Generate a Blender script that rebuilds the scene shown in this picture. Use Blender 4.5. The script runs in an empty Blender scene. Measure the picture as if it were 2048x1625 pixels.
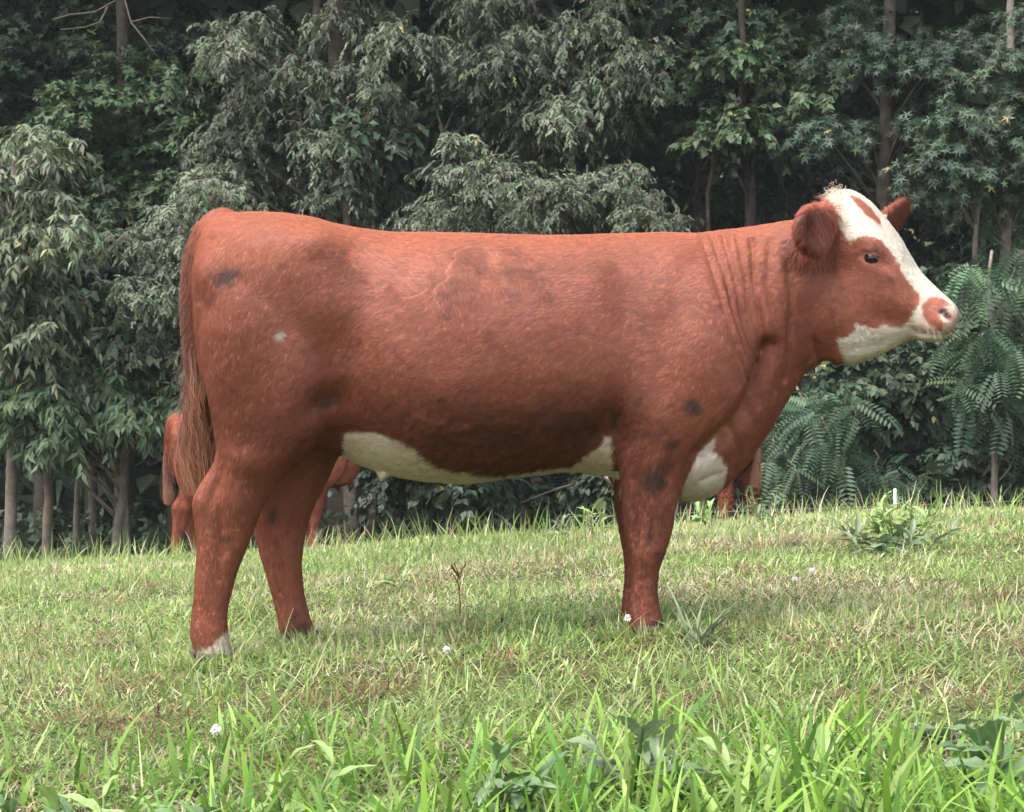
import bpy, math
import numpy as np
from mathutils import Vector, Matrix
from mathutils.bvhtree import BVHTree

# ------------------------------------------------------------------ camera, sky, sun, exposure
S = 0.00133          # metres per photo pixel at the heifer's mid plane
CD = 4.5             # camera to heifer mid plane
CZ = 0.64            # eye height
sc = bpy.context.scene
cam_d = bpy.data.cameras.new('camera'); cam = bpy.data.objects.new('camera', cam_d)
sc.collection.objects.link(cam); sc.camera = cam
cam.location = (0, -CD, CZ); cam.rotation_euler = (math.radians(90), 0, 0)
cam_d.sensor_width = 36; cam_d.sensor_fit = 'HORIZONTAL'
cam_d.lens = 36 * CD / (2048 * S); cam_d.clip_end = 500; cam_d.clip_start = 0.05
cam_d.dof.use_dof = True; cam_d.dof.focus_distance = 4.6; cam_d.dof.aperture_fstop = 22.0

SUN_EL, SUN_AZ = math.radians(64), math.radians(236)     # azimuth from +Y clockwise
world = bpy.data.worlds.new('World'); sc.world = world; world.use_nodes = True
nt = world.node_tree; nt.nodes.clear()
sky = nt.nodes.new('ShaderNodeTexSky'); sky.sky_type = 'NISHITA'; sky.sun_disc = False
sky.sun_elevation = SUN_EL; sky.sun_rotation = SUN_AZ; sky.air_density = 1.6; sky.dust_density = 3.0
hs = nt.nodes.new('ShaderNodeHueSaturation'); hs.inputs['Saturation'].default_value = 0.62
bg = nt.nodes.new('ShaderNodeBackground'); bg.inputs['Strength'].default_value = 0.135
wo = nt.nodes.new('ShaderNodeOutputWorld')
nt.links.new(sky.outputs[0], hs.inputs['Color']); nt.links.new(hs.outputs[0], bg.inputs['Color'])
nt.links.new(bg.outputs[0], wo.inputs['Surface'])
sun_d = bpy.data.lights.new('sun', 'SUN'); sun_d.energy = 2.0; sun_d.angle = math.radians(68); sun_d.color = (1, .955, .89)
sun = bpy.data.objects.new('sun', sun_d); sc.collection.objects.link(sun)
sdir = Vector((math.sin(SUN_AZ) * math.cos(SUN_EL), math.cos(SUN_AZ) * math.cos(SUN_EL), math.sin(SUN_EL)))
sun.rotation_euler = sdir.to_track_quat('Z', 'Y').to_euler(); sun.location = (-6, -8, 14)
sc.view_settings.view_transform = 'Standard'; sc.view_settings.look = 'None'
sc.view_settings.gamma = 1; sc.view_settings.use_curve_mapping = False
sc.view_settings.exposure = 1.74
sc.render.engine = 'CYCLES'
sc.cycles.max_bounces = 6; sc.cycles.diffuse_bounces = 3; sc.cycles.transparent_max_bounces = 6
sc.cycles_curves.shape = 'RIBBONS'

# ------------------------------------------------------------------ helpers
C = sc.collection
def P(px, py, y=0.0):
    k = S * (CD + y) / CD
    return np.array([(px - 1024) * k, y, CZ + (812.5 - py) * k])
def W(px, py, D): return P(px, py, D - CD)
def topx(v):
    k = CD / (S * (CD + v[:, 1]))
    return v[:, 0] * k + 1024, 812.5 - (v[:, 2] - CZ) * k
def norm(a): return a / np.maximum(np.linalg.norm(a, axis=-1, keepdims=True), 1e-9)

def _h(ix, iy, iz, seed):
    n = (ix.astype(np.int64) * 374761393 + iy.astype(np.int64) * 668265263 + iz.astype(np.int64) * 2147483647 + seed * 974634777) & 0xffffffff
    n = ((n ^ (n >> 13)) * 1274126177) & 0xffffffff
    n = (n ^ (n >> 16)) & 0xffffff
    return n / float(0xffffff)
def vnoise(p, scale, seed=0):
    q = p * scale; i = np.floor(q); f = q - i; f = f * f * (3 - 2 * f); i = i.astype(np.int64)
    r = 0
    for a in (0, 1):
        for b in (0, 1):
            for c in (0, 1):
                w = (f[:, 0] if a else 1 - f[:, 0]) * (f[:, 1] if b else 1 - f[:, 1]) * (f[:, 2] if c else 1 - f[:, 2])
                r = r + w * _h(i[:, 0] + a, i[:, 1] + b, i[:, 2] + c, seed)
    return r
def fbm(p, scale, seed=0, oct=3):
    r = 0; a = .5; t = 0
    for o in range(oct):
        r = r + a * vnoise(p, scale * 2 ** o, seed + o * 17); t += a; a *= .5
    return r / t

def link(o, parent=None):
    C.objects.link(o)
    if parent is not None: o.parent = parent
    return o
def mesh_np(name, v, f, mat, parent=None, col=None, smooth=True, f2=None):
    """v (n,3); f (m,k) index array, f2 an optional second one with another corner count; col (n,3) albedo"""
    me = bpy.data.meshes.new(name)
    fs = [np.asarray(f)] + ([np.asarray(f2)] if f2 is not None and len(f2) else [])
    loops = np.concatenate([a.ravel() for a in fs]).astype(np.int32)
    cnt = np.concatenate([np.full(len(a), a.shape[1]) for a in fs]).astype(np.int32)
    st = np.concatenate([[0], np.cumsum(cnt)[:-1]]).astype(np.int32)
    me.vertices.add(len(v)); me.vertices.foreach_set('co', np.asarray(v, np.float32).ravel())
    me.loops.add(len(loops)); me.loops.foreach_set('vertex_index', loops)
    me.polygons.add(len(cnt)); me.polygons.foreach_set('loop_start', st)
    try: me.polygons.foreach_set('loop_total', cnt)
    except Exception: pass
    if smooth: me.polygons.foreach_set('use_smooth', np.ones(len(cnt), bool))
    me.update(calc_edges=True)
    if col is not None:
        at = me.attributes.new('col', 'FLOAT_COLOR', 'POINT')
        at.data.foreach_set('color', np.concatenate([col, np.ones((len(v), 1))], 1).astype(np.float32).ravel())
    if mat is not None: me.materials.append(mat)
    return link(bpy.data.objects.new(name, me), parent)
def empty(name, loc=(0, 0, 0)):
    o = bpy.data.objects.new(name, None); o.location = loc; o.empty_display_size = .1
    return link(o)
def tag(o, label=None, cat=None, group=None, kind=None):
    if label: o['label'] = label
    if cat: o['category'] = cat
    if group: o['group'] = group
    if kind: o['kind'] = kind
    return o
def tube(path, rad, n=8, seed=None, rough=0.0):
    path = np.asarray(path, float); rad = np.asarray(rad, float)
    if rad.ndim == 0: rad = np.full(len(path), rad)
    t = norm(np.gradient(path, axis=0))
    ref = np.where(np.abs(t[:, 2:3]) < .9, np.array([[0, 0, 1.]]), np.array([[1., 0, 0]]))
    a = norm(np.cross(t, ref)); b = np.cross(t, a)
    th = np.linspace(0, 2 * math.pi, n, endpoint=False)
    rr = rad[:, None] * np.ones((1, n))
    if seed is not None:
        rr = rr * (1 + rough * (np.random.default_rng(seed).random((len(path), n)) - .5))
    v = path[:, None] + rr[..., None] * (np.cos(th)[None, :, None] * a[:, None] + np.sin(th)[None, :, None] * b[:, None])
    return loft_faces(v)
def loft_faces(rings):
    m, n = rings.shape[:2]
    v = rings.reshape(-1, 3)
    i = np.arange(m - 1)[:, None] * n; j = np.arange(n)[None]
    q = np.stack([i + j, i + (j + 1) % n, i + n + (j + 1) % n, i + n + j], -1).reshape(-1, 4)
    c0 = rings[0].mean(0); c1 = rings[-1].mean(0)
    v = np.concatenate([v, [c0, c1]])
    k = m * n; jj = np.arange(n); o = (m - 1) * n
    caps = np.concatenate([np.stack([(jj + 1) % n, jj, np.full(n, k)], 1), np.stack([o + jj, o + (jj + 1) % n, np.full(n, k + 1)], 1)])
    return v, q, caps
class Bag:
    """gathers pieces of one part"""
    def __init__(s): s.v = []; s.q = []; s.t = []; s.n = 0; s.c = []
    def add(s, v, q, t=None, c=None):
        s.v.append(v)
        if q is not None and len(q): s.q.append(np.asarray(q) + s.n)
        if t is not None and len(t): s.t.append(np.asarray(t) + s.n)
        if c is not None: s.c.append(np.broadcast_to(np.asarray(c, float), (len(v), 3)))
        s.n += len(v)
    def build(s, name, mat, parent=None, smooth=True):
        v = np.concatenate(s.v); q = np.concatenate(s.q) if s.q else None; t = np.concatenate(s.t) if s.t else None
        c = np.concatenate(s.c) if s.c else None
        if q is None: q, t = t, None
        return mesh_np(name, v, q, mat, parent, c, smooth, t)

# ------------------------------------------------------------------ materials
def new_mat(name):
    m = bpy.data.materials.new(name); m.use_nodes = True; m.node_tree.nodes.clear()
    return m, m.node_tree.nodes, m.node_tree.links
def attr_mat(name, rough=.6, spec=.3, transl=0.0, bump=None, mult=None):
    """albedo from the 'col' attribute with a little grain; optional light passing through thin leaves"""
    m, N, L = new_mat(name)
    out = N.new('ShaderNodeOutputMaterial'); b = N.new('ShaderNodeBsdfPrincipled')
    at = N.new('ShaderNodeAttribute'); at.attribute_name = 'col'
    b.inputs['Roughness'].default_value = rough; b.inputs['Specular IOR Level'].default_value = spec
    src = at.outputs['Color']
    if mult:
        tc = N.new('ShaderNodeTexCoord'); nz = N.new('ShaderNodeTexNoise'); nz.inputs['Scale'].default_value = mult[0]; nz.inputs['Detail'].default_value = 5
        L.new(tc.outputs['Object'], nz.inputs['Vector'])
        mr = N.new('ShaderNodeMapRange'); mr.inputs[1].default_value = .3; mr.inputs[2].default_value = .7; mr.inputs[3].default_value = mult[1]; mr.inputs[4].default_value = mult[2]
        L.new(nz.outputs['Fac'], mr.inputs[0])
        vm = N.new('ShaderNodeVectorMath'); vm.operation = 'SCALE'; L.new(src, vm.inputs[0]); L.new(mr.outputs[0], vm.inputs['Scale']); src = vm.outputs[0]
    L.new(src, b.inputs['Base Color'])
    if bump:
        tc = N.new('ShaderNodeTexCoord'); nz = N.new('ShaderNodeTexNoise'); nz.inputs['Scale'].default_value = bump[0]; nz.inputs['Detail'].default_value = 6
        mp = N.new('ShaderNodeMapping'); mp.inputs['Scale'].default_value = bump[2] if len(bump) > 2 else (1, 1, 1)
        L.new(tc.outputs['Object'], mp.inputs[0]); L.new(mp.outputs[0], nz.inputs['Vector'])
        bp = N.new('ShaderNodeBump'); bp.inputs['Strength'].default_value = bump[1]; bp.inputs['Distance'].default_value = .02
        L.new(nz.outputs['Fac'], bp.inputs['Height']); L.new(bp.outputs[0], b.inputs['Normal'])
    if transl:
        tr = N.new('ShaderNodeBsdfTranslucent'); L.new(src, tr.inputs['Color'])
        mx = N.new('ShaderNodeMixShader'); mx.inputs[0].default_value = transl
        L.new(b.outputs[0], mx.inputs[1]); L.new(tr.outputs[0], mx.inputs[2]); L.new(mx.outputs[0], out.inputs[0])
    else: L.new(b.outputs[0], out.inputs[0])
    return m
def plain_mat(name, col, rough=.6, spec=.3, noise=None):
    m, N, L = new_mat(name)
    out = N.new('ShaderNodeOutputMaterial'); b = N.new('ShaderNodeBsdfPrincipled')
    b.inputs['Roughness'].default_value = rough; b.inputs['Specular IOR Level'].default_value = spec
    b.inputs['Base Color'].default_value = (*col, 1)
    if noise:
        tc = N.new('ShaderNodeTexCoord'); nz = N.new('ShaderNodeTexNoise'); nz.inputs['Scale'].default_value = noise[0]; nz.inputs['Detail'].default_value = 6
        L.new(tc.outputs['Object'], nz.inputs['Vector'])
        rp = N.new('ShaderNodeValToRGB'); rp.color_ramp.elements[0].position = .35; rp.color_ramp.elements[1].position = .7
        rp.color_ramp.elements[0].color = (*col, 1); rp.color_ramp.elements[1].color = (*noise[1], 1)
        L.new(nz.outputs['Fac'], rp.inputs[0]); L.new(rp.outputs[0], b.inputs['Base Color'])
    L.new(b.outputs[0], out.inputs[0])
    return m
def hair_mat(name):
    m, N, L = new_mat(name)
    out = N.new('ShaderNodeOutputMaterial')
    at = N.new('ShaderNodeAttribute'); at.attribute_name = 'col'
    an = N.new('ShaderNodeAttribute'); an.attribute_name = 'nrm'
    d = N.new('ShaderNodeBsdfDiffuse'); L.new(at.outputs['Color'], d.inputs['Color']); L.new(an.outputs['Vector'], d.inputs['Normal'])
    g = N.new('ShaderNodeBsdfGlossy'); g.inputs['Roughness'].default_value = .5; L.new(an.outputs['Vector'], g.inputs['Normal'])
    g.inputs['Color'].default_value = (.9, .85, .85, 1)
    mx = N.new('ShaderNodeMixShader'); mx.inputs[0].default_value = .035
    L.new(d.outputs[0], mx.inputs[1]); L.new(g.outputs[0], mx.inputs[2]); L.new(mx.outputs[0], out.inputs[0])
    return m
M_skin = attr_mat('coat_skin', .7, .15)
M_hair = hair_mat('coat_hair')
M_grass = attr_mat('grass_blades', .55, .25, .38)
M_leaf = attr_mat('leaves', .52, .32, .22)
M_bark = attr_mat('bark', .9, .1, 0, (14, .9, (1, 1, .25)), (9, .6, 1.35))
M_soil = plain_mat('soil', (.045, .035, .02), .95, .1, (9, (.075, .075, .03)))
M_hoof = plain_mat('horn', (.03, .022, .018), .55, .3, (30, (.07, .05, .038)))
M_eye = plain_mat('eye', (.012, .006, .006), .06, .6)
M_post = plain_mat('white_plastic', (.75, .76, .78), .5, .4, (40, (.62, .63, .62)))
M_wire = plain_mat('wire', (.16, .16, .16), .5, .5)

# ------------------------------------------------------------------ ground
def ground(x, y):
    x = np.asarray(x, float); y = np.asarray(y, float)
    g = .215 * np.tanh((x + .27) / 3.0)
    yy = np.clip(y, 0, 11.0)
    g = g - .0055 * yy * yy
    g = g - .121 * 5 * (1 - np.exp(-np.clip(y - 11, 0, None) / 5))          # eases out behind the rise
    g = g + .62 * np.clip(y - 25, 0, 40)                                     # unseen bank added at the far end to block the sky
    p = np.stack([x.ravel(), y.ravel(), np.zeros(x.size)], 1)
    g = g + ((fbm(p, 1.3, 3, 2) - .5) * .05 + (fbm(p, 5.0, 9, 2) - .5) * .02).reshape(x.shape)
    return g
xs = np.concatenate([np.linspace(-80, -6, 25)[:-1], np.linspace(-6, 6, 121), np.linspace(6, 80, 25)[1:]])
ys = np.concatenate([np.linspace(-60, -4.5, 14)[:-1], np.linspace(-4.5, 9, 131), np.linspace(9, 30, 40)[1:], np.linspace(30, 120, 30)[1:]])
GX, GY = np.meshgrid(xs, ys); GZ = ground(GX, GY)
gv = np.stack([GX.ravel(), GY.ravel(), GZ.ravel()], 1); nx = len(xs)
ii = (np.arange(len(ys) - 1)[:, None] * nx + np.arange(nx - 1)[None]).ravel()
gf = np.stack([ii, ii + 1, ii + nx + 1, ii + nx], 1)
tag(mesh_np('ground', gv, gf, M_soil), kind='structure')

# ------------------------------------------------------------------ the heifer's body
def superring(ct, cb, w, lat, n=56, nu=2.2, nl=2.0, frac=.5, taper=0.0):
    """closed ring between top point ct and bottom point cb, half width w along lat; frac = height of the widest line from the top"""
    th = np.linspace(0, 2 * math.pi, n, endpoint=False); s, c = np.sin(th), np.cos(th)
    mid = ct + (cb - ct) * frac
    e = np.where(s >= 0, 2 / nu, 2 / nl)
    lx = np.sign(c) * np.abs(c) ** e; vz = np.abs(s) ** e
    lx = lx * (1 - taper * np.clip(-s, 0, 1))
    up = np.where((s >= 0)[:, None], ct - mid, cb - mid)
    return mid + up * vz[:, None] + lat * (lx * w)[:, None]
Y = np.array([0, 1.0, 0])
def interp(tab, k=3):
    tab = np.array(tab, float); t = np.concatenate([[0], np.cumsum(np.linalg.norm(np.diff(tab[:, :2], axis=0), axis=1) + 1e-6)])
    u = np.concatenate([np.linspace(t[i], t[i + 1], k, endpoint=False) for i in range(len(t) - 1)] + [[t[-1]]])
    # Catmull-Rom through the table
    m = np.gradient(tab, t, axis=0); i = np.clip(np.searchsorted(t, u, side='right') - 1, 0, len(t) - 2)
    h = (t[i + 1] - t[i])[:, None]; s = ((u - t[i])[:, None]) / h
    return (2 * s**3 - 3 * s**2 + 1) * tab[i] + (s**3 - 2 * s**2 + s) * h * m[i] + (-2 * s**3 + 3 * s**2) * tab[i + 1] + (s**3 - s**2) * h * m[i + 1]

#        px   top  bottom width frac nu  nl
TRUNK = [(403, 520, 650, .07, .5, 2, 2), (409, 480, 740, .13, .45, 2, 2), (424, 449, 800, .185, .40, 2.1, 2), (450, 433, 850, .215, .38, 2.2, 2),
 (500, 428, 880, .24, .36, 2.3, 2), (560, 430, 888, .258, .35, 2.4, 2), (620, 437, 892, .268, .34, 2.5, 2), (680, 452, 908, .268, .38, 2.5, 1.9),
 (740, 462, 938, .278, .46, 2.4, 1.8), (800, 467, 953, .298, .54, 2.3, 1.8), (860, 468, 960, .312, .57, 2.25, 1.85), (930, 469, 961, .320, .58, 2.2, 1.9),
 (1000, 471, 953, .320, .58, 2.2, 1.9), (1070, 473, 946, .312, .58, 2.2, 1.9), (1140, 473, 940, .298, .57, 2.15, 1.9), (1200, 470, 945, .280, .56, 2.1, 1.9),
 (1260, 467, 965, .262, .56, 2.0, 2.0), (1320, 466, 992, .245, .55, 1.9, 2.0), (1380, 469, 1003, .225, .54, 1.8, 2.0), (1430, 461, 988, .200, .52, 1.8, 2.0),
 (1470, 456, 955, .175, .50, 1.9, 1.9), (1505, 452, 912, .155, .48, 1.9, 1.8), (1540, 447, 860, .140, .46, 2.0, 1.8), (1575, 442, 800, .128, .46, 2.0, 1.8),
 (1605, 437, 752, .118, .46, 2.0, 1.8), (1640, 428, 728, .108, .46, 2.0, 2.0), (1670, 430, 700, .095, .46, 2.0, 2.0)]
def trunk():
    r = [superring(P(a[0], a[1]), P(a[0], a[2]), a[3], Y, nu=a[5], nl=a[6], frac=a[4]) for a in interp(TRUNK)]
    return loft_faces(np.array(r))
def limb(tab, k=3):
    # py, rear px, front px, y centre, half width
    t = np.array(tab, float); t2 = interp(np.stack([t[:, 1] * 0, t[:, 0], t[:, 1], t[:, 2], t[:, 3], t[:, 4]], 1), k)
    r = []
    for _, py, a, b, yc, w in t2:
        pa, pb = P(a, py, yc), P(b, py, yc); c = (pa + pb) / 2; hx = (pb - pa) / 2
        th = np.linspace(0, 2 * math.pi, 36, endpoint=False)
        cc, ss = np.cos(th), np.sin(th)
        r.append(c + hx * (np.sign(cc) * np.abs(cc) ** .88)[:, None] + Y * (w * np.sign(ss) * np.abs(ss) ** .88)[:, None])
    return loft_faces(np.array(r))
NH = [(520, 430, 580, -.12, .07), (560, 412, 620, -.13, .105), (640, 404, 660, -.145, .125), (720, 409, 685, -.152, .127), (800, 421, 680, -.157, .12), (850, 431, 655, -.16, .108), (890, 436, 628, -.16, .097),
 (930, 428, 583, -.16, .083), (970, 404, 553, -.16, .070), (1005, 391, 531, -.16, .061), (1050, 391, 511, -.16, .054), (1090, 394, 497, -.16, .049), (1130, 394, 479, -.16, .045),
 (1170, 391, 466, -.16, .042), (1210, 387, 457, -.16, .042), (1245, 383, 454, -.16, .045), (1272, 381, 456, -.16, .047), (1296, 388, 459, -.16, .044), (1318, 394, 465, -.16, .045), (1335, 398, 469, -.16, .046)]
FH = [(520, 450, 590, .12, .07), (560, 435, 620, .13, .105), (640, 430, 660, .14, .12), (720, 440, 690, .145, .12), (800, 470, 700, .15, .115), (850, 500, 700, .15, .105), (890, 515, 688, .15, .095),
 (930, 517, 668, .15, .083), (970, 513, 650, .15, .07), (1005, 507, 633, .15, .062), (1045, 504, 616, .15, .054), (1080, 513, 608, .15, .049), (1120, 524, 603, .15, .045), (1160, 536, 603, .15, .042),
 (1200, 547, 609, .15, .042), (1235, 556, 618, .15, .045), (1262, 561, 630, .15, .047), (1285, 570, 645, .15, .044), (1303, 582, 660, .15, .045), (1316, 592, 670, .15, .046)]
NF = [(540, 1350, 1440, -.10, .06), (590, 1320, 1470, -.125, .085), (650, 1300, 1492, -.14, .097), (720, 1275, 1508, -.150, .102), (780, 1255, 1503, -.155, .103), (830, 1240, 1480, -.156, .10), (870, 1232, 1440, -.155, .094),
 (910, 1232, 1398, -.152, .086), (950, 1240, 1374, -.15, .074), (1000, 1246, 1357, -.15, .064), (1050, 1250, 1346, -.15, .057), (1090, 1256, 1337, -.15, .052), (1118, 1261, 1326, -.15, .049), (1150, 1263, 1317, -.15, .044),
 (1190, 1260, 1315, -.15, .042), (1225, 1256, 1320, -.15, .045), (1248, 1255, 1324, -.15, .047), (1265, 1259, 1325, -.15, .044), (1282, 1265, 1330, -.15, .046), (1294, 1266, 1333, -.15, .047)]
FF = [(560, 1340, 1430, .09, .06), (640, 1305, 1470, .12, .09), (720, 1290, 1475, .135, .10), (800, 1270, 1460, .14, .10), (870, 1250, 1420, .14, .09), (930, 1238, 1380, .135, .078), (980, 1229, 1345, .13, .066),
 (1030, 1233, 1330, .13, .057), (1070, 1240, 1320, .13, .052), (1105, 1247, 1310, .13, .048), (1140, 1250, 1302, .13, .044), (1180, 1247, 1298, .13, .042), (1210, 1243, 1303, .13, .045), (1232, 1242, 1306, .13, .046), (1250, 1247, 1310, .13, .045), (1264, 1252, 1316, .13, .046)]
PSI = math.radians(18); LAT = np.array([math.sin(PSI), math.cos(PSI), 0])
#       dorsal px,py  ventral px,py  yc   w    frac taper
HEAD = [(1640, 432, 1590, 640, .00, .085, .45, .2), (1666, 394, 1625, 690, .00, .098, .42, .3), (1692, 380, 1660, 722, -.01, .108, .38, .38), (1728, 394, 1692, 729, -.025, .112, .36, .40), (1768, 434, 1724, 725, -.045, .108, .36, .40),
 (1803, 480, 1760, 710, -.06, .096, .36, .38), (1829, 525, 1796, 692, -.075, .080, .38, .34), (1850, 553, 1822, 679, -.085, .072, .42, .25), (1877, 579, 1845, 682, -.095, .070, .46, .12), (1898, 598, 1866, 685, -.105, .073, .46, .08),
 (1912, 612, 1888, 680, -.112, .070, .46, .05), (1920, 628, 1904, 666, -.117, .052, .5, 0)]
def head():
    r = []
    for a in interp(np.array([list(h) for h in HEAD])):
        r.append(superring(P(a[0], a[1], a[4]), P(a[2], a[3], a[4]), a[5], LAT, nu=2.5, nl=2.3, frac=a[6], taper=a[7]))
    return loft_faces(np.array(r))
def ear(tab, thick, cup):
    # px, py, y, half height, direction of the flat side
    r = []
    for px, py, y, hh, tilt in interp(np.array(tab), 4):
        c = P(px, py, y); up = np.array([math.sin(tilt), 0, math.cos(tilt)])
        ax = norm(np.array([math.cos(tilt) * .85, -.5, -math.sin(tilt) * .85]))
        th = np.linspace(0, 2 * math.pi, 28, endpoint=False)
        bend = cup * (np.sin(th) ** 2 - .5) * hh
        r.append(c + up * (hh * np.sin(th))[:, None] + ax * (thick * np.cos(th) * (.5 + hh / .08 * .5) + bend)[:, None])
    return loft_faces(np.array(r))
EARN = [(1668, 440, -.075, .022, -.05), (1656, 443, -.11, .032, -.12), (1643, 450, -.145, .050, -.18), (1630, 458, -.18, .060, -.22), (1618, 464, -.215, .057, -.22), (1610, 468, -.235, .044, -.22), (1606, 470, -.245, .020, -.22)]
EARF = [(1752, 452, .05, .026, .45), (1768, 446, .085, .036, .45), (1782, 440, .115, .047, .45), (1795, 435, .14, .050, .45), (1803, 432, .155, .042, .45), (1808, 431, .162, .022, .45)]
TAIL = [(462, 446, .0, .036), (440, 446, .0, .036), (420, 458, -.01, .033), (404, 482, -.02, .030), (394, 520, -.03, .027), (388, 570, -.035, .0235), (387, 630, -.035, .021), (390, 700, -.035, .0185), (394, 765, -.035, .016), (398, 820, -.035, .013), (402, 860, -.035, .008)]

def polyd(px, py, pts):
    d = np.full(len(px), 1e9); pts = np.array(pts, float)
    for a, b in zip(pts[:-1], pts[1:]):
        ab = b - a; t = np.clip(((px - a[0]) * ab[0] + (py - a[1]) * ab[1]) / (ab @ ab), 0, 1)
        d = np.minimum(d, np.hypot(px - a[0] - t * ab[0], py - a[1] - t * ab[1]))
    return d
def inside(px, py, pts):
    """signed distance, positive inside"""
    r = np.zeros(len(px), bool); pts = list(pts)
    for (x0, y0), (x1, y1) in zip(pts, pts[1:] + pts[:1]):
        c = ((y0 > py) != (y1 > py)) & (px < (x1 - x0) * (py - y0) / ((y1 - y0) if y1 != y0 else 1e-9) + x0)
        r ^= c
    d = polyd(px, py, pts + pts[:1])
    return np.where(r, d, -d)
def gs(px, py, cx, cy, rx, ry=None, rot=0):
    ry = ry or rx; dx, dy = px - cx, py - cy; c, s = math.cos(rot), math.sin(rot)
    return np.exp(-(((dx * c + dy * s) / rx) ** 2 + ((-dx * s + dy * c) / ry) ** 2))
def sstep(x, a, b): t = np.clip((x - a) / (b - a), 0, 1); return t * t * (3 - 2 * t)

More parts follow.
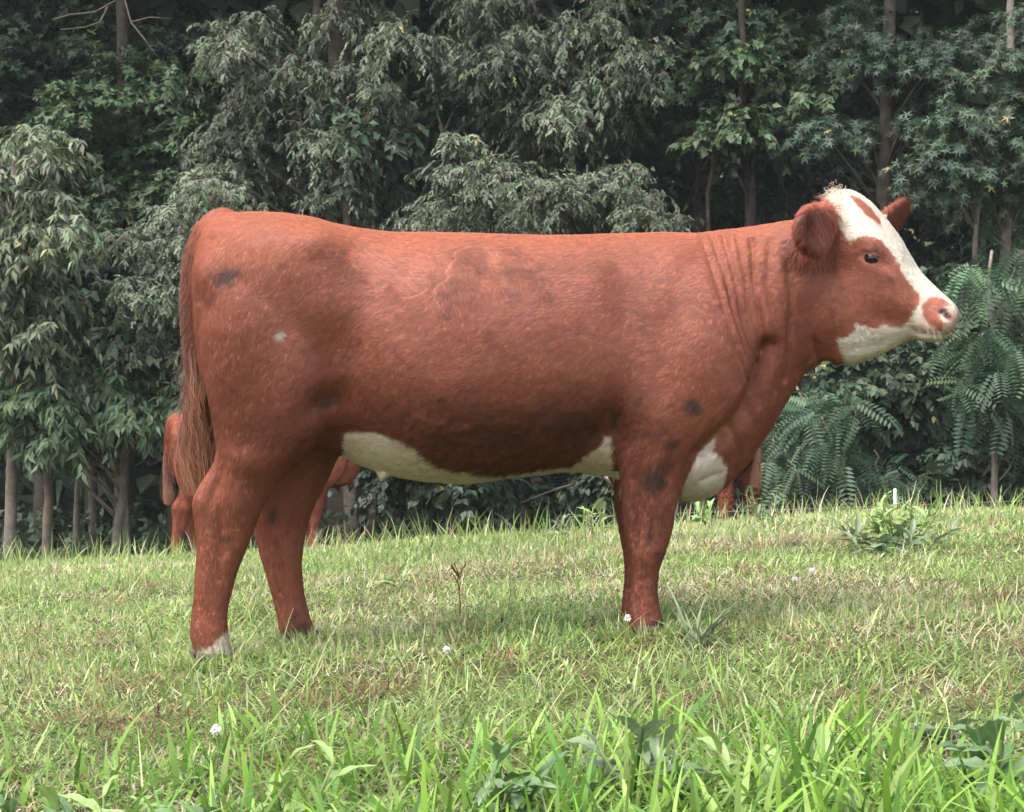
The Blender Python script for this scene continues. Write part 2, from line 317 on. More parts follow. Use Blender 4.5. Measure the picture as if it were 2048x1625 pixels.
def vnormals(v, q):
    n = np.zeros_like(v); fn = np.cross(v[q[:, 2]] - v[q[:, 0]], v[q[:, 3]] - v[q[:, 1]])
    for k in range(4):
        for a in range(3): n[:, a] += np.bincount(q[:, k], fn[:, a], len(v))
    return norm(n)
def smooth(v, e, it, w, lam=.5):
    deg = np.bincount(e.ravel(), minlength=len(v)).astype(float)
    for _ in range(it):
        a = np.zeros_like(v)
        for k in range(3):
            a[:, k] = np.bincount(e[:, 0], v[e[:, 1], k], len(v)) + np.bincount(e[:, 1], v[e[:, 0], k], len(v))
        v = v + (a / deg[:, None] - v) * (lam * w)[:, None]
    return v
def body_mesh(voxel):
    b = Bag()
    for pc in (trunk(), limb(NH), limb(FH), limb(NF), limb(FF), head(), ear(EARN, .019, .22), ear(EARF, .016, .15)): b.add(*pc)
    t = interp(np.array(TAIL), 4); b.add(*tube([P(a[0], a[1], a[2]) for a in t], t[:, 3], 20))
    o = b.build('tmp_body', None); md = o.modifiers.new('r', 'REMESH'); md.mode = 'VOXEL'; md.voxel_size = voxel; md.adaptivity = 0
    dg = bpy.context.evaluated_depsgraph_get(); me = bpy.data.meshes.new_from_object(o.evaluated_get(dg))
    v = np.empty(len(me.vertices) * 3, np.float32); me.vertices.foreach_get('co', v); v = v.reshape(-1, 3).astype(float)
    q = np.empty(len(me.polygons) * 4, np.int32); me.loops.foreach_get('vertex_index', q); q = q.reshape(-1, 4)
    e = np.empty(len(me.edges) * 2, np.int32); me.edges.foreach_get('vertices', e); e = e.reshape(-1, 2)
    bpy.data.objects.remove(o); bpy.data.meshes.remove(me)
    px, py = topx(v); k = .0055 / voxel
    w = np.where(px > 1640, .25, 1.0); w = np.where((py > 900) & ((px < 700) | (px > 1230)) & (px < 1420), .3, w)
    w = np.where(px < 404, .1, w); w = np.where((px < 480) & (py < 520), .35, w); w = np.where((px > 1570) & (v[:, 1] < -.11) & (py < 530), .2, w)
    v = smooth(v, e, int(34 * k * k) + 2, w)
    n = vnormals(v, q); px, py = topx(v)
    side = np.abs(n[:, 1]) ** .5
    d = np.zeros(len(v))
    for cx, cy, rx, ry, rot, a in [
        (640, 486, 42, 26, .2, .012), (735, 560, 80, 60, .5, -.016), (500, 640, 90, 130, 0, .016), (418, 552, 24, 42, 0, .012), (690, 690, 45, 75, .3, -.014), (652, 805, 42, 30, -.5, -.02), (590, 780, 50, 90, .3, .008),
        (1255, 590, 38, 90, -.25, -.012), (1228, 850, 30, 55, .1, -.022), (1390, 720, 75, 110, 0, .012), (1345, 560, 36, 80, .35, .009), (1300, 690, 36, 80, -.1, -.006), (1290, 830, 45, 50, 0, .008), (1190, 870, 30, 30, 0, -.008),
        (960, 640, 90, 110, 0, .006), (1080, 720, 70, 120, .1, .006), (880, 760, 80, 80, 0, .007), (1120, 560, 70, 60, 0, -.005), (980, 560, 60, 50, 0, -.006),
        (396, 1004, 20, 26, 0, .008), (432, 960, 13, 46, .25, -.020), (475, 1000, 24, 44, .2, .010), (440, 1085, 9, 70, 0, -.010), (410, 1100, 10, 80, 0, .005), (560, 1110, 10, 70, -.15, -.008), (500, 930, 40, 26, .5, .010), (560, 1000, 22, 50, .2, -.006), (1298, 1105, 26, 26, 0, .006), (1312, 990, 20, 66, 0, .008), (1274, 1040, 7, 66, .05, -.012), (1278, 1190, 5, 50, 0, -.007), (1340, 940, 14, 50, .3, -.007), (1275, 930, 14, 50, .1, -.006),
        (1672, 640, 46, 55, .3, .010), (1745, 488, 32, 16, .5, .011), (1740, 503, 22, 5, .25, .006), (1742, 531, 20, 5, .2, .004), (1744, 517, 20, 9, .3, -.006), (1770, 532, 12, 7, .6, -.005), (1700, 535, 26, 34, .2, -.010), (1755, 548, 34, 16, .5, .004), (1800, 605, 36, 16, .55, .005), (1775, 640, 36, 14, .3, -.006), (1842, 640, 18, 26, 0, .004),
        (1692, 440, 22, 30, .5, -.006), (1850, 677, 16, 7, 0, .004), (1655, 560, 30, 60, .2, -.006), (1560, 600, 26, 130, .05, .005)]:
        d += a * (1.5 if cx < 1480 and cy < 900 else 1.0) * gs(px, py, cx, cy, rx, ry, rot) * side
    # loose skin folds on the neck, shoulder crease, jaw line, mouth, nostril
    for pts, wd, a in [
        ([(1408, 478), (1428, 540), (1452, 620), (1472, 700), (1500, 760)], 6, -.0055), ([(1428, 474), (1450, 540), (1470, 620), (1492, 690), (1512, 740)], 6, -.007), ([(1450, 470), (1470, 540), (1484, 620), (1505, 690), (1524, 730)], 6, -.006),
        ([(1478, 468), (1492, 540), (1500, 620), (1522, 700)], 6, -.006), ([(1508, 480), (1510, 560), (1528, 660), (1535, 700)], 6, -.006), ([(1545, 480), (1538, 560), (1552, 660), (1560, 740), (1555, 780)], 7, -.004), ([(1580, 520), (1582, 600), (1580, 690), (1572, 760)], 6, -.005),
        ([(1543, 690), (1532, 730), (1512, 775), (1490, 820), (1462, 852), (1428, 884), (1400, 910)], 15, -.034), ([(1375, 985), (1402, 962), (1436, 948)], 6, -.006), ([(1388, 932), (1412, 914), (1432, 905)], 5, -.006), ([(1470, 860), (1478, 905), (1470, 940)], 8, -.008), ([(1500, 800), (1510, 850), (1500, 890)], 8, -.006), ([(1520, 740), (1520, 800), (1500, 850)], 10, -.004), ([(1628, 680), (1632, 700), (1640, 722)], 9, -.010), ([(1600, 738), (1628, 712), (1640, 690)], 7, -.005),
        ([(1912, 660), (1885, 668), (1855, 667), (1830, 662)], 5, -.007), ([(1705, 700), (1760, 690), (1800, 672)], 8, -.003), ([(712, 862), (650, 868), (610, 890), (585, 925)], 9, -.012), ([(425, 480), (408, 540), (402, 600)], 8, -.006)]:
        if 1400 < pts[0][0] < 1600 and wd < 8: a = a * 1.7 * (.55 + .9 * vnoise(v, 14, int(pts[0][0])))
        d += a * np.exp(-(polyd(px, py, pts) / wd) ** 2) * side
    d += .022 * gs(px, py, 768, 944, 9, 9) * (np.abs(v[:, 1]) < .05)
    nos = gs(px, py, 1892, 629, 15, 10, .55); d += -.013 * nos + .0015 * np.exp(-((np.hypot(px - 1892, py - 630) - 16) / 5) ** 2) * side
    p = v * 1.0
    d += (fbm(p, 9, 5, 2) - .5) * .008 * np.where(px < 1560, 1, .3)
    curl = sstep(py, 790, 860) * sstep(px, 740, 840) * (1 - sstep(px, 1180, 1260)) * (1 - sstep(py, 940, 960))
    d += curl * (fbm(p, 55, 8, 2) - .5) * .012
    d += (fbm(p, 40, 4, 2) - .5) * .0022
    v = v + n * d[:, None]
    v = smooth(v, e, 1, np.ones(len(v)))
    return v, q, vnormals(v, q)

RED = np.array([.288, .094, .059]); WHITE = np.array([.60, .53, .44]); PINK = np.array([.62, .36, .30]); DARK = np.array([.030, .020, .020])
def mix(a, b, t): return a + (b - a) * t[:, None]
FACE = [(1655, 380), (1664, 405), (1676, 432), (1684, 460), (1699, 486), (1716, 476), (1738, 472), (1762, 480), (1782, 505), (1800, 535), (1812, 560), (1826, 575), (1841, 594), (1835, 618), (1822, 640), (1808, 655), (1790, 657), (1770, 652), (1752, 660), (1735, 655), (1712, 648), (1712, 662), (1700, 674), (1676, 681), (1684, 700), (1690, 735), (1960, 760), (1960, 340), (1700, 340)]
STRIPE = [(1700, 392), (1722, 398), (1745, 420), (1762, 442), (1766, 456), (1750, 446), (1728, 428), (1710, 408)]
NOSE = [(1843, 612), (1856, 598), (1872, 592), (1890, 600), (1904, 612), (1890, 614), (1878, 630), (1890, 648), (1884, 664), (1862, 654), (1846, 636)]
BELLY = [(668, 872), (700, 864), (745, 865), (785, 876), (815, 889), (838, 900), (852, 914), (868, 930), (920, 944), (1000, 950), (1100, 936), (1150, 930), (1175, 908), (1203, 892), (1212, 872), (1224, 874), (1226, 905), (1236, 935), (1246, 966), (1240, 1010), (650, 1000), (640, 905)]
BRISK = [(1340, 1030), (1366, 985), (1382, 930), (1400, 905), (1434, 872), (1428, 904), (1446, 916), (1457, 936), (1450, 970), (1428, 998), (1380, 1030)]
def coat_colour(v, n, seed=0):
    px, py = topx(v)
    wob = (fbm(v, 60, 21, 3) - .5) * 14
    big = fbm(v, 5, 31 + seed, 3); fine = fbm(v, 90, 41 + seed, 2)
    c = RED[None] * (1 + (big - .5)[:, None] * np.array([.35, .45, .5])) * (1 + (fine - .5)[:, None] * .5)
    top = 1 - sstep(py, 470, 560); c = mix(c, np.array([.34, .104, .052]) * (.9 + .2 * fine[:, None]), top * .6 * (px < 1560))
    # licked, parted hair along the back
    lick = [inside(px, py, pts) + wob * .5 for pts in ([(700, 500), (780, 478), (860, 486), (868, 560), (830, 590), (770, 575), (720, 540)], [(872, 560), (880, 640), (930, 645), (975, 610), (1060, 600), (1110, 610), (1105, 560), (1060, 520), (1040, 490), (940, 484), (900, 500), (905, 545)])]
    c = mix(c, c * 1.07, sstep(lick[0], -12, 14) * np.clip(fbm(v, 18, 34, 3) * 2.4 - .5, .1, 1)); c = mix(c, c * .55, sstep(lick[1] + (fbm(v, 35, 36, 3) - .5) * 50, -8, 14) * .9 * np.clip(fbm(v, 22, 33, 3) * 2.4 - .5, .15, .85))
    c = mix(c, np.array([.46, .17, .10])[None] * np.ones_like(c), gs(px, py, 988, 516, 15, 18) * .6)
    # mud and worn patches, with flank hollow shade painted into the coat
    mud_shade = np.zeros(len(v))
    for cx, cy, rx, ry, rot, a in [(452, 556, 40, 22, -.4, .6), (428, 590, 14, 32, .2, .35), (886, 800, 9, 8, 0, .8), (1386, 815, 24, 18, .3, .75), (1348, 888, 15, 12, 0, .7), (1281, 803, 6, 13, .2, .7), (1306, 965, 28, 26, .6, .8), (1330, 935, 28, 20, -.7, .45), (1300, 1068, 5, 26, .15, 1.0), (1320, 1110, 16, 14, 0, .4),
        (655, 800, 34, 20, -.3, .55), (700, 720, 30, 60, .4, .3), (1150, 850, 60, 40, 0, .45), (900, 880, 60, 30, 0, .35), (1000, 870, 90, 36, 0, .35), (1230, 840, 14, 30, .1, .5), (545, 1030, 12, 24, .2, .5), (535, 1000, 8, 20, 0, .3), (600, 1265, 22, 24, 0, .75), (590, 1235, 14, 24, 0, .4), (452, 1078, 18, 10, 0, .55), (425, 1040, 28, 10, .1, .3), (430, 1130, 40, 10, .1, .25), (560, 1130, 40, 8, .05, .3),
        (1290, 640, 30, 70, -.5, .28), (1255, 580, 18, 60, -.3, .18), (1310, 1250, 22, 20, .2, .45), (1300, 870, 60, 14, 0, .35), (1470, 700, 30, 80, -.2, .2), (1780, 560, 6, 18, -.6, .45), (1750, 497, 34, 9, .5, .35), (1465, 745, 40, 60, .3, .2), (1690, 640, 50, 30, .3, .15)]:
        mud_shade = np.maximum(mud_shade, a * gs(px, py, cx, cy, rx, ry, rot))
    mud_shade = np.clip(sstep(mud_shade * (.45 + 1.1 * fbm(v, 90, 51, 3)), .10, .62) * .85, 0, 1)
    low = sstep(py, 720, 880) * sstep(px, 620, 800) * (1 - sstep(px, 1240, 1400)) * .72 * np.clip(fbm(v, 95, 55, 3) * 3.0 - .75, .25, 1.35) + .35 * gs(px, py, 560, 860, 120, 90, .2) + .22 * gs(px, py, 470, 720, 60, 120)  # darker curly lower coat, with underside shade painted into the colour
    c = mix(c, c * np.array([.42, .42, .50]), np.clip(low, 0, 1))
    c = mix(c, np.array([.055, .035, .032])[None] * np.ones_like(c), mud_shade)
    c = mix(c, np.array([.40, .17, .06])[None] * np.ones_like(c), sstep(py, 800, 860) * gs(px, py, 1450, 850, 40, 60, .5) * .3)
    c = mix(c, np.array([.55, .50, .47])[None] * np.ones_like(c), np.clip(gs(px, py, 562, 672, 13, 12) * 1.6 * fbm(v, 160, 61, 2) - .2, 0, 1) )
    er = np.sqrt(((px - 1628) / 39) ** 2 + ((py - 463) / 55) ** 2); em = (v[:, 1] < -.10) & (px > 1570) & (px < 1668) & (py < 535)
    c = mix(c, c * 1.45, np.exp(-((er - .98) / .16) ** 2) * em * .8)
    c = mix(c, c * np.array([.42, .32, .30]), np.clip(gs(px, py, 1614, 448, 12, 24, .3) * 1.3, 0, .9) * em)
    c = mix(c, c * .6, gs(px, py, 1612, 535, 34, 22, .2) * .5 + gs(px, py, 1672, 500, 12, 40, .2) * .5)  # shadow around the ear painted into the neck and cheek colour
    wh = np.maximum(sstep(inside(px, py, FACE) + wob * .45 + (fbm(v, 180, 71, 2) - .5) * 8, -2, 2) * (px > 1640), 0)
    wh = wh * (1 - sstep(inside(px, py, STRIPE) + wob * .5, -2, 3)) * (1 - sstep(inside(px, py, NOSE) + wob * .3, -3, 4))
    ears = ((px < 1668) & (py < 530) & (v[:, 1] < -.085) & (px > 1570)) | ((v[:, 1] > .07) & (px > 1755) & (py < 470))
    wh = wh * ~ears
    leg = (py > 965) & (px < 700)
    bel = sstep(inside(px, py, BELLY) + wob * .4, -3, 3) * (np.abs(v[:, 1]) < np.where(px < 690, -1, .4)) * ~((px > 1228) & (np.abs(v[:, 1]) > .09)) * ~leg
    bri = sstep(inside(px, py, BRISK) + wob * .4, -3, 3) * (px > 1340) * (np.abs(v[:, 1]) < .17)
    sock = sstep(inside(px, py, [(392, 1302), (420, 1293), (444, 1272), (456, 1258), (500, 1290), (500, 1400), (392, 1400)]) + wob * .4, -3, 3) * (v[:, 1] < 0)
    sock = np.maximum(sock, sstep(inside(px, py, [(640, 1300), (652, 1285), (700, 1320), (700, 1400), (630, 1340)]) + wob * .3, -3, 3) * (v[:, 1] > 0))
    wmask = np.maximum.reduce([wh, bel, bri, sock])
    wc = WHITE[None] * (1 + (fine - .5)[:, None] * .35) * (1 + np.maximum(bel, bri)[:, None] * np.array([.42, .34, .46])); wc = mix(wc, wc * np.array([.92, .84, .66]), np.clip(bel * .55 * (1 - bri) * (fbm(v, 14, 77, 2) * 1.6 - .25), 0, 1))  # fill light painted into belly and brisket white, pinked against green bounce
    wc = mix(wc, PINK[None] * np.ones_like(wc), np.clip(gs(px, py, 1846, 655, 26, 18) * .6 + gs(px, py, 1905, 650, 18, 30) * .9 + sock * .25 + gs(px, py, 1840, 585, 30, 20, .8) * .3, 0, 1))
    c = mix(c, wc, wmask)
    c = mix(c, np.array([.55, .27, .23])[None] * np.ones_like(c), np.clip(np.exp(-((np.hypot(px - 1893, py - 630) - 14) / 6) ** 2) * .25, 0, 1) * (px > 1860))
    c = mix(c, np.array([.07, .03, .03])[None] * np.ones_like(c), np.clip(np.maximum(gs(px, py, 1895, 632, 11, 8, .6), .95 * gs(px, py, 1885, 623, 10, 5.5, -.3)) * 2.2 - .35, 0, 1))
    c = mix(c, np.array([.08, .04, .035])[None] * np.ones_like(c), np.exp(-(polyd(px, py, [(1910, 661), (1885, 669), (1858, 669), (1832, 664)]) / 3.5) ** 2) * .7)
    c = mix(c, np.array([.12, .05, .045])[None] * np.ones_like(c), np.exp(-(((px - 1743) / 24) ** 2 + ((py - 517) / 15) ** 2) ** 2) * .55)
    return np.clip(c, .004, .9), wmask

def make_hair(name, v, q, n, count, seed, parent, colfn, lenk=1.0, rad=.00042):
    rng = np.random.default_rng(seed)
    ar = .5 * np.linalg.norm(np.cross(v[q[:, 2]] - v[q[:, 0]], v[q[:, 3]] - v[q[:, 1]]), axis=1)
    cdf = np.cumsum(ar); fi = np.searchsorted(cdf, rng.random(count) * cdf[-1])
    fi = np.clip(fi, 0, len(q) - 1); a, b = rng.random((2, count, 1))
    qs = q[fi]
    lerp = lambda X: (X[qs[:, 0]] * (1 - a) + X[qs[:, 1]] * a) * (1 - b) + (X[qs[:, 3]] * (1 - a) + X[qs[:, 2]] * a) * b
    p = lerp(v); nn = norm(lerp(n)); col, wm = colfn(p, nn); px, py = topx(p)
    kp = ~((px > 1700) & (((px - 1744) / 23) ** 2 + ((py - 516) / 12) ** 2 < 1)) & ~(((px - 1893) / 13) ** 2 + ((py - 630) / 9) ** 2 < 1)
    p, nn, col, px, py = p[kp], nn[kp], col[kp], px[kp], py[kp]; count = len(p)
    # which way the coat lies
    fl = np.tile(np.array([-1.0, 0, -.55]), (count, 1))
    legm = sstep(py, 880, 960) * ((px < 690) | ((px > 1235) & (px < 1400)))
    fl = fl * (1 - legm[:, None]) + np.array([-.15, 0, -1.0]) * legm[:, None]
    thigh = sstep(-px, -620, -480) * (1 - legm); fl = fl * (1 - thigh[:, None]) + np.array([-.45, 0, -.9]) * thigh[:, None]
    hd = sstep(px, 1620, 1680); fl = fl * (1 - hd[:, None]) + np.array([-.62, .1, .55]) * hd[:, None]
    en = (px < 1668) & (px > 1570) & (py < 530) & (p[:, 1] < -.10); fl[en] = np.array([-.35, -.45, -.75]) + .5 * np.stack([(px[en] - 1628) / 40, 0 * px[en], (463 - py[en]) / 55], 1)
    tl = (px < 404) & (np.abs(p[:, 1]) < .1); fl[tl] = np.array([-.25, -.1, -1])
    wb_ = (vnoise(p, 30, 83) - .5) * 40
    lk = wb_ + inside(px, py, [(872, 560), (880, 640), (930, 645), (975, 610), (1060, 600), (1110, 610), (1105, 560), (1060, 520), (1040, 490), (940, 484)]) > 0
    fl[lk] = np.array([.25, 0, -1])
    lk2 = wb_ + inside(px, py, [(700, 500), (780, 478), (860, 486), (868, 560), (830, 590), (770, 575), (720, 540)]) > 0
    fl[lk2] = np.array([-.5, 0, .4])
    sw = np.stack([vnoise(p, 11, 5), vnoise(p, 11, 6), vnoise(p, 11, 7)], 1) - .5
    sw2 = np.stack([vnoise(p, 45, 15), vnoise(p, 45, 16), vnoise(p, 45, 17)], 1) - .5
    fl = norm(fl) + sw * .9 + sw2 * .45 + rng.normal(0, .14, (count, 3))
    curl = sstep(py, 785, 865) * sstep(px, 760, 860) * (1 - sstep(px, 1180, 1260)) * (1 - legm)
    cn = np.stack([vnoise(p, 75, 25), vnoise(p, 75, 26), vnoise(p, 75, 27)], 1) - .5
    fl = fl + cn * (curl * 4 + 1.2 * lk)[:, None]
    t = norm(fl - nn * np.sum(fl * nn, 1, keepdims=True))
    L = .0105 * (.6 + .8 * rng.random(count))
    earm = ((px < 1672) & (px > 1570) & (py < 530) & (p[:, 1] < -.085)) | ((p[:, 1] > .07) & (px > 1750) & (py < 475))
    poll = gs(px, py, 1670, 405, 20, 30)
    L = L * (1 + .5 * curl) * (1 + 1.5 * earm) * (1 + 1.2 * poll) * np.where(tl, 1.8, 1) * np.where(px > 1830, .45, np.where(px > 1690, .75, 1)) * np.where(py > 1050, .7, 1) * lenk
    lift = .20 + .22 * rng.random(count) + .2 * earm + .25 * poll + .3 * curl
    tip = norm(t * np.cos(lift)[:, None] + nn * np.sin(lift)[:, None])
    tip2 = norm(t + np.array([0, 0, -.25]) + nn * (.10 + .25 * earm)[:, None])
    pts = np.stack([p - nn * .0006, p + tip * (L * .5)[:, None], p + tip * (L * .5)[:, None] + tip2 * (L * .5)[:, None]], 1)
    al = norm(fl); b2 = np.cross(al, nn)
    st = np.stack([np.sum(p * al, 1) * .0 + p[:, 0] * 60 + p[:, 2] * 45, p[:, 2] * 290 - p[:, 0] * 185, p[:, 1] * 110], 1)
    st2 = np.where(legm[:, None] > .5, np.stack([p[:, 0] * 300, p[:, 1] * 300, p[:, 2] * 80], 1), st)
    br = (.72 + .50 * rng.random(count) + .34 * (vnoise(st2, 1.0, 81) - .5) + .14 * (vnoise(p, 200, 82) - .5))[:, None]
    hcol = col * br; lt = rng.random(count) < .07
    hcol[lt] = hcol[lt] * 1.35 + np.array([.03, .015, .008])
    hn = norm(nn + tip * .22)
    r = np.tile(np.array([rad, rad * .8, rad * .25]), (count, 1)) * (1 + .5 * earm)[:, None]
    return curves_obj(name, pts, r, np.clip(hcol, .003, .92), hn, parent)
def curves_obj(name, pts, r, col, nrm, parent, mat=None):
    n, k = pts.shape[:2]
    hc = bpy.data.hair_curves.new(name); hc.add_curves([k] * n)
    hc.attributes['position'].data.foreach_set('vector', np.ascontiguousarray(pts, np.float32).ravel())
    ra = hc.attributes.get('radius') or hc.attributes.new('radius', 'FLOAT', 'POINT')
    ra.data.foreach_set('value', np.ascontiguousarray(r, np.float32).ravel())
    pc = col.ndim == 3; cf = col.reshape(-1, 3)
    ca = hc.attributes.new('col', 'FLOAT_COLOR', 'POINT' if pc else 'CURVE'); ca.data.foreach_set('color', np.concatenate([cf, np.ones((len(cf), 1))], 1).astype(np.float32).ravel())
    na = hc.attributes.new('nrm', 'FLOAT_VECTOR', 'CURVE'); na.data.foreach_set('vector', np.ascontiguousarray(nrm, np.float32).ravel())
    hc.materials.append(mat or M_hair)
    return link(bpy.data.objects.new(name, hc), parent)
def strands(name, roots, tips, seed, parent, colA, colB, sag, rad, k=6, wav=.01, nrm=(-.3, -.9, .3)):
    rng = np.random.default_rng(seed); n = len(roots); t = np.linspace(0, 1, k)[None, :, None]
    pts = roots[:, None] * (1 - t) + tips[:, None] * t + np.asarray(sag)[:, None] * (4 * t * (1 - t))
    lock = _h((roots[:, 0] * 150).astype(np.int64), (roots[:, 2] * 90).astype(np.int64), (tips[:, 0] * 70).astype(np.int64), 3)
    ph = rng.random((n, 1)) * .8 + lock[:, None] * 6
    pts[..., 0] += wav * t[0, :, 0] * np.sin(ph + t[0, :, 0] * 7); pts[..., 1] += wav * t[0, :, 0] * np.cos(ph * 1.7 + t[0, :, 0] * 6)
    m = rng.random((n, 1, 1)) * .35 + .7 * t ** 2.5; m = np.clip(m, 0, 1)
    col = (colA * (1 - m) + colB * m) * (.55 + .5 * rng.random((n, 1, 1)) + .4 * lock[:, None, None])
    r = np.linspace(1, .35, k)[None] * rad * np.ones((n, 1))
    return curves_obj(name, pts, r, col, norm(np.array(nrm) + rng.normal(0, .25, (n, 3))), parent)

# --- main heifer
hx = (404 + 1330) / 2
heifer = tag(empty('heifer', (0, 0, 0)), 'large red-brown heifer with white blaze face standing side-on in the foreground pasture', 'cow')
bv, bq, bn = body_mesh(.0068)
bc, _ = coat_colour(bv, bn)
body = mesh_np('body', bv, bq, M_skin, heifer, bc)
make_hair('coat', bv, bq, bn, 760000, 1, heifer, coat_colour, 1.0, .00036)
bvh = BVHTree.FromPolygons([Vector(a) for a in bv], [tuple(int(x) for x in f) for f in bq])
def on_body(px, py):
    o = Vector((0, -CD, CZ)); d = (Vector(P(px, py)) - o).normalized()
    return bvh.ray_cast(o, d)
hit, hn_, _, _ = on_body(1743, 517)
def sphere_part(name, c, r, mat, parent, sx=(1, 1, 1), n=18, col=None, zmin=-1, rot=None):
    th = np.linspace(max(-math.pi / 2, math.asin(zmin)), math.pi / 2, n); ph = np.linspace(0, 2 * math.pi, 2 * n, endpoint=False)
    v = np.stack([np.cos(th)[:, None] * np.cos(ph), np.cos(th)[:, None] * np.sin(ph), np.sin(th)[:, None] * np.ones_like(ph)], -1) * r * np.array(sx)
    if rot is not None: v = v @ np.array(rot).T
    v = v + np.array(c); vv, qq, tt = loft_faces(v)
    return mesh_np(name, vv, qq, mat, parent, None if col is None else np.tile(col, (len(vv), 1)), True, tt)
ec = np.array(hit) - np.array(hn_) * .0068
eye = sphere_part('eye', ec, .0195, M_eye, heifer)
lidc = np.array([.16, .06, .045])
nrm_ = np.array(hn_); fwd = norm(np.array([.85, -.25, -.45])); fwd = norm(fwd - nrm_ * (fwd @ nrm_)); upv = np.cross(fwd, nrm_); upv = upv if upv[2] > 0 else -upv
for s, ang in ((1, .58), (-1, .84)):
    axis = norm(upv * s * math.sin(1.0) + nrm_ * math.cos(1.0) * .2 ); R3 = np.stack([fwd, np.cross(axis, fwd), axis], 1)
    sphere_part('eyelid', ec, .0212, M_skin, eye, (1.12, 1, 1), 10, lidc if s > 0 else np.array([.16, .085, .075]), ang, R3)
# eyelashes
rng = np.random.default_rng(8); nl = 60; tt = rng.random((nl, 1)) * 2 - 1
ro = ec + fwd * tt * .017 + upv * (.010 - .006 * tt ** 2) + nrm_ * .0145
strands('eyelash', ro, ro + nrm_ * .016 + upv * -.006 + fwd * .006 * tt, 3, heifer, np.array([.10, .05, .035]), np.array([.16, .09, .06]), np.tile(upv * .002, (nl, 1)), .0003, 4, .001)
# tail switch
n = 7000; u = rng.random(n); sp = rng.normal(0, 1, (n, 2))
t_ = interp(np.array(TAIL), 8); pos = np.array([P(a[0], a[1], a[2]) for a in t_])
i0 = (len(pos) * (.66 + .34 * u)).astype(int).clip(0, len(pos) - 1)
ro = pos[i0] + np.stack([sp[:, 0] * .008, sp[:, 1] * .008, rng.normal(0, .008, n)], 1)
k = rng.random(n); low = sstep(u, .1, .9)
tx = 400 + sp[:, 0] * (6 + 9 * low) + (k - .5) * 8; ty = 800 + 120 * low + 75 * k ** .8 * low + rng.normal(0, 8, n)
ti = np.array([P(a, b, -.05) for a, b in zip(tx, ty)]); ti[:, 1] += sp[:, 1] * .016
colA = np.array([.092, .020, .009]); colB = np.array([.21, .074, .018])
strands('tail_switch', ro, ti, 5, heifer, colA, colB, np.stack([-.010 * low + sp[:, 0] * .005, np.zeros(n), np.zeros(n)], 1), .00055, 8, .008)
# fluff along the dock, chin whiskers, poll curls
n = 5000; i0 = (len(pos) * (.22 + .5 * rng.random(n))).astype(int); ang = rng.random(n) * 6.283
rr = t_[i0, 3]; ro = pos[i0] + np.stack([np.cos(ang) * rr, np.sin(ang) * rr, rng.normal(0, .006, n)], 1)
ti = ro + np.stack([np.cos(ang) * .012 - .004, np.sin(ang) * .010, -.018 - .016 * rng.random(n)], 1)
strands('tail_fluff', ro, ti, 6, heifer, np.array([.11, .029, .013]), np.array([.15, .046, .017]), np.zeros((n, 3)), .0004, 4, .003)
ro = []
for px_, py_ in zip(rng.uniform(1835, 1917, 46), rng.uniform(612, 682, 46)):
    h = on_body(px_, py_)
    if h[0] is not None and (py_ > 655 or px_ < 1868): ro.append((np.array(h[0]), np.array(h[1])))
r0 = np.array([a for a, _ in ro]); rn = np.array([b for _, b in ro])
strands('whiskers', r0, r0 + rn * .022 + np.array([.012, 0, -.008]), 9, heifer, np.array([.6, .5, .4]), np.array([.7, .6, .5]), np.tile([0, 0, .002], (len(r0), 1)), .00025, 4, .002)
n = 420; c0 = np.array([P(a, b, -.03) for a, b in zip(rng.normal(1672, 9, n), rng.normal(400, 12, n))]); c0[:, 1] += rng.normal(0, .03, n)
strands('poll_tuft', c0, c0 + np.stack([rng.normal(-.010, .006, n), rng.normal(-.008, .008, n), rng.normal(-.004, .006, n)], 1), 10, heifer, np.array([.7, .58, .45]), np.array([.55, .36, .25]), np.tile([0, 0, .006], (n, 1)), .00045, 5, .004)
# hooves (cloven: two claws each) and dewclaws
def claw(c, L, w, h, side):
    r = []
    for t, s in ((0, 1.0), (.5, .97), (1, .9)):
        th = np.linspace(0, 2 * math.pi, 20, endpoint=False); cx, sy = np.cos(th), np.sin(th)
        cx = np.where(cx > 0, cx * (1.25 - .35 * t), cx)
        r.append(np.stack([c[0] + cx * L * s - t * h * .35, c[1] + side * w * .55 + sy * w * .5 * s, np.full(20, c[2] + t * h)], 1))
    return loft_faces(np.array(r))
for tab, fx in ((NH, 2), (FH, 2), (NF, 2), (FF, 2)):
    py_, a_, b_, yc, w_ = tab[-1]; c = P((a_ + b_) / 2 + fx, py_, yc); L = (b_ - a_) * S * .52
    c[2] = float(ground(np.array([c[0]]), np.array([c[1]]))[0]) + .001
    hb = None
    for s in (-1, 1):
        h = mesh_np('hoof', *(lambda a: (a[0], a[1]))(claw(c, L * .85, .046, .03, s)), M_hoof, heifer, None, True, claw(c, L * .85, .046, .03, s)[2])
    py_, a_, b_, yc, w_ = tab[-3]
    for s in (-1, 1):
        sphere_part('dewclaw', P(a_ + 4, py_ + 12, yc) + np.array([0, s * .02, 0]), .013, M_hoof, heifer, (1, .9, 1.2), 8)

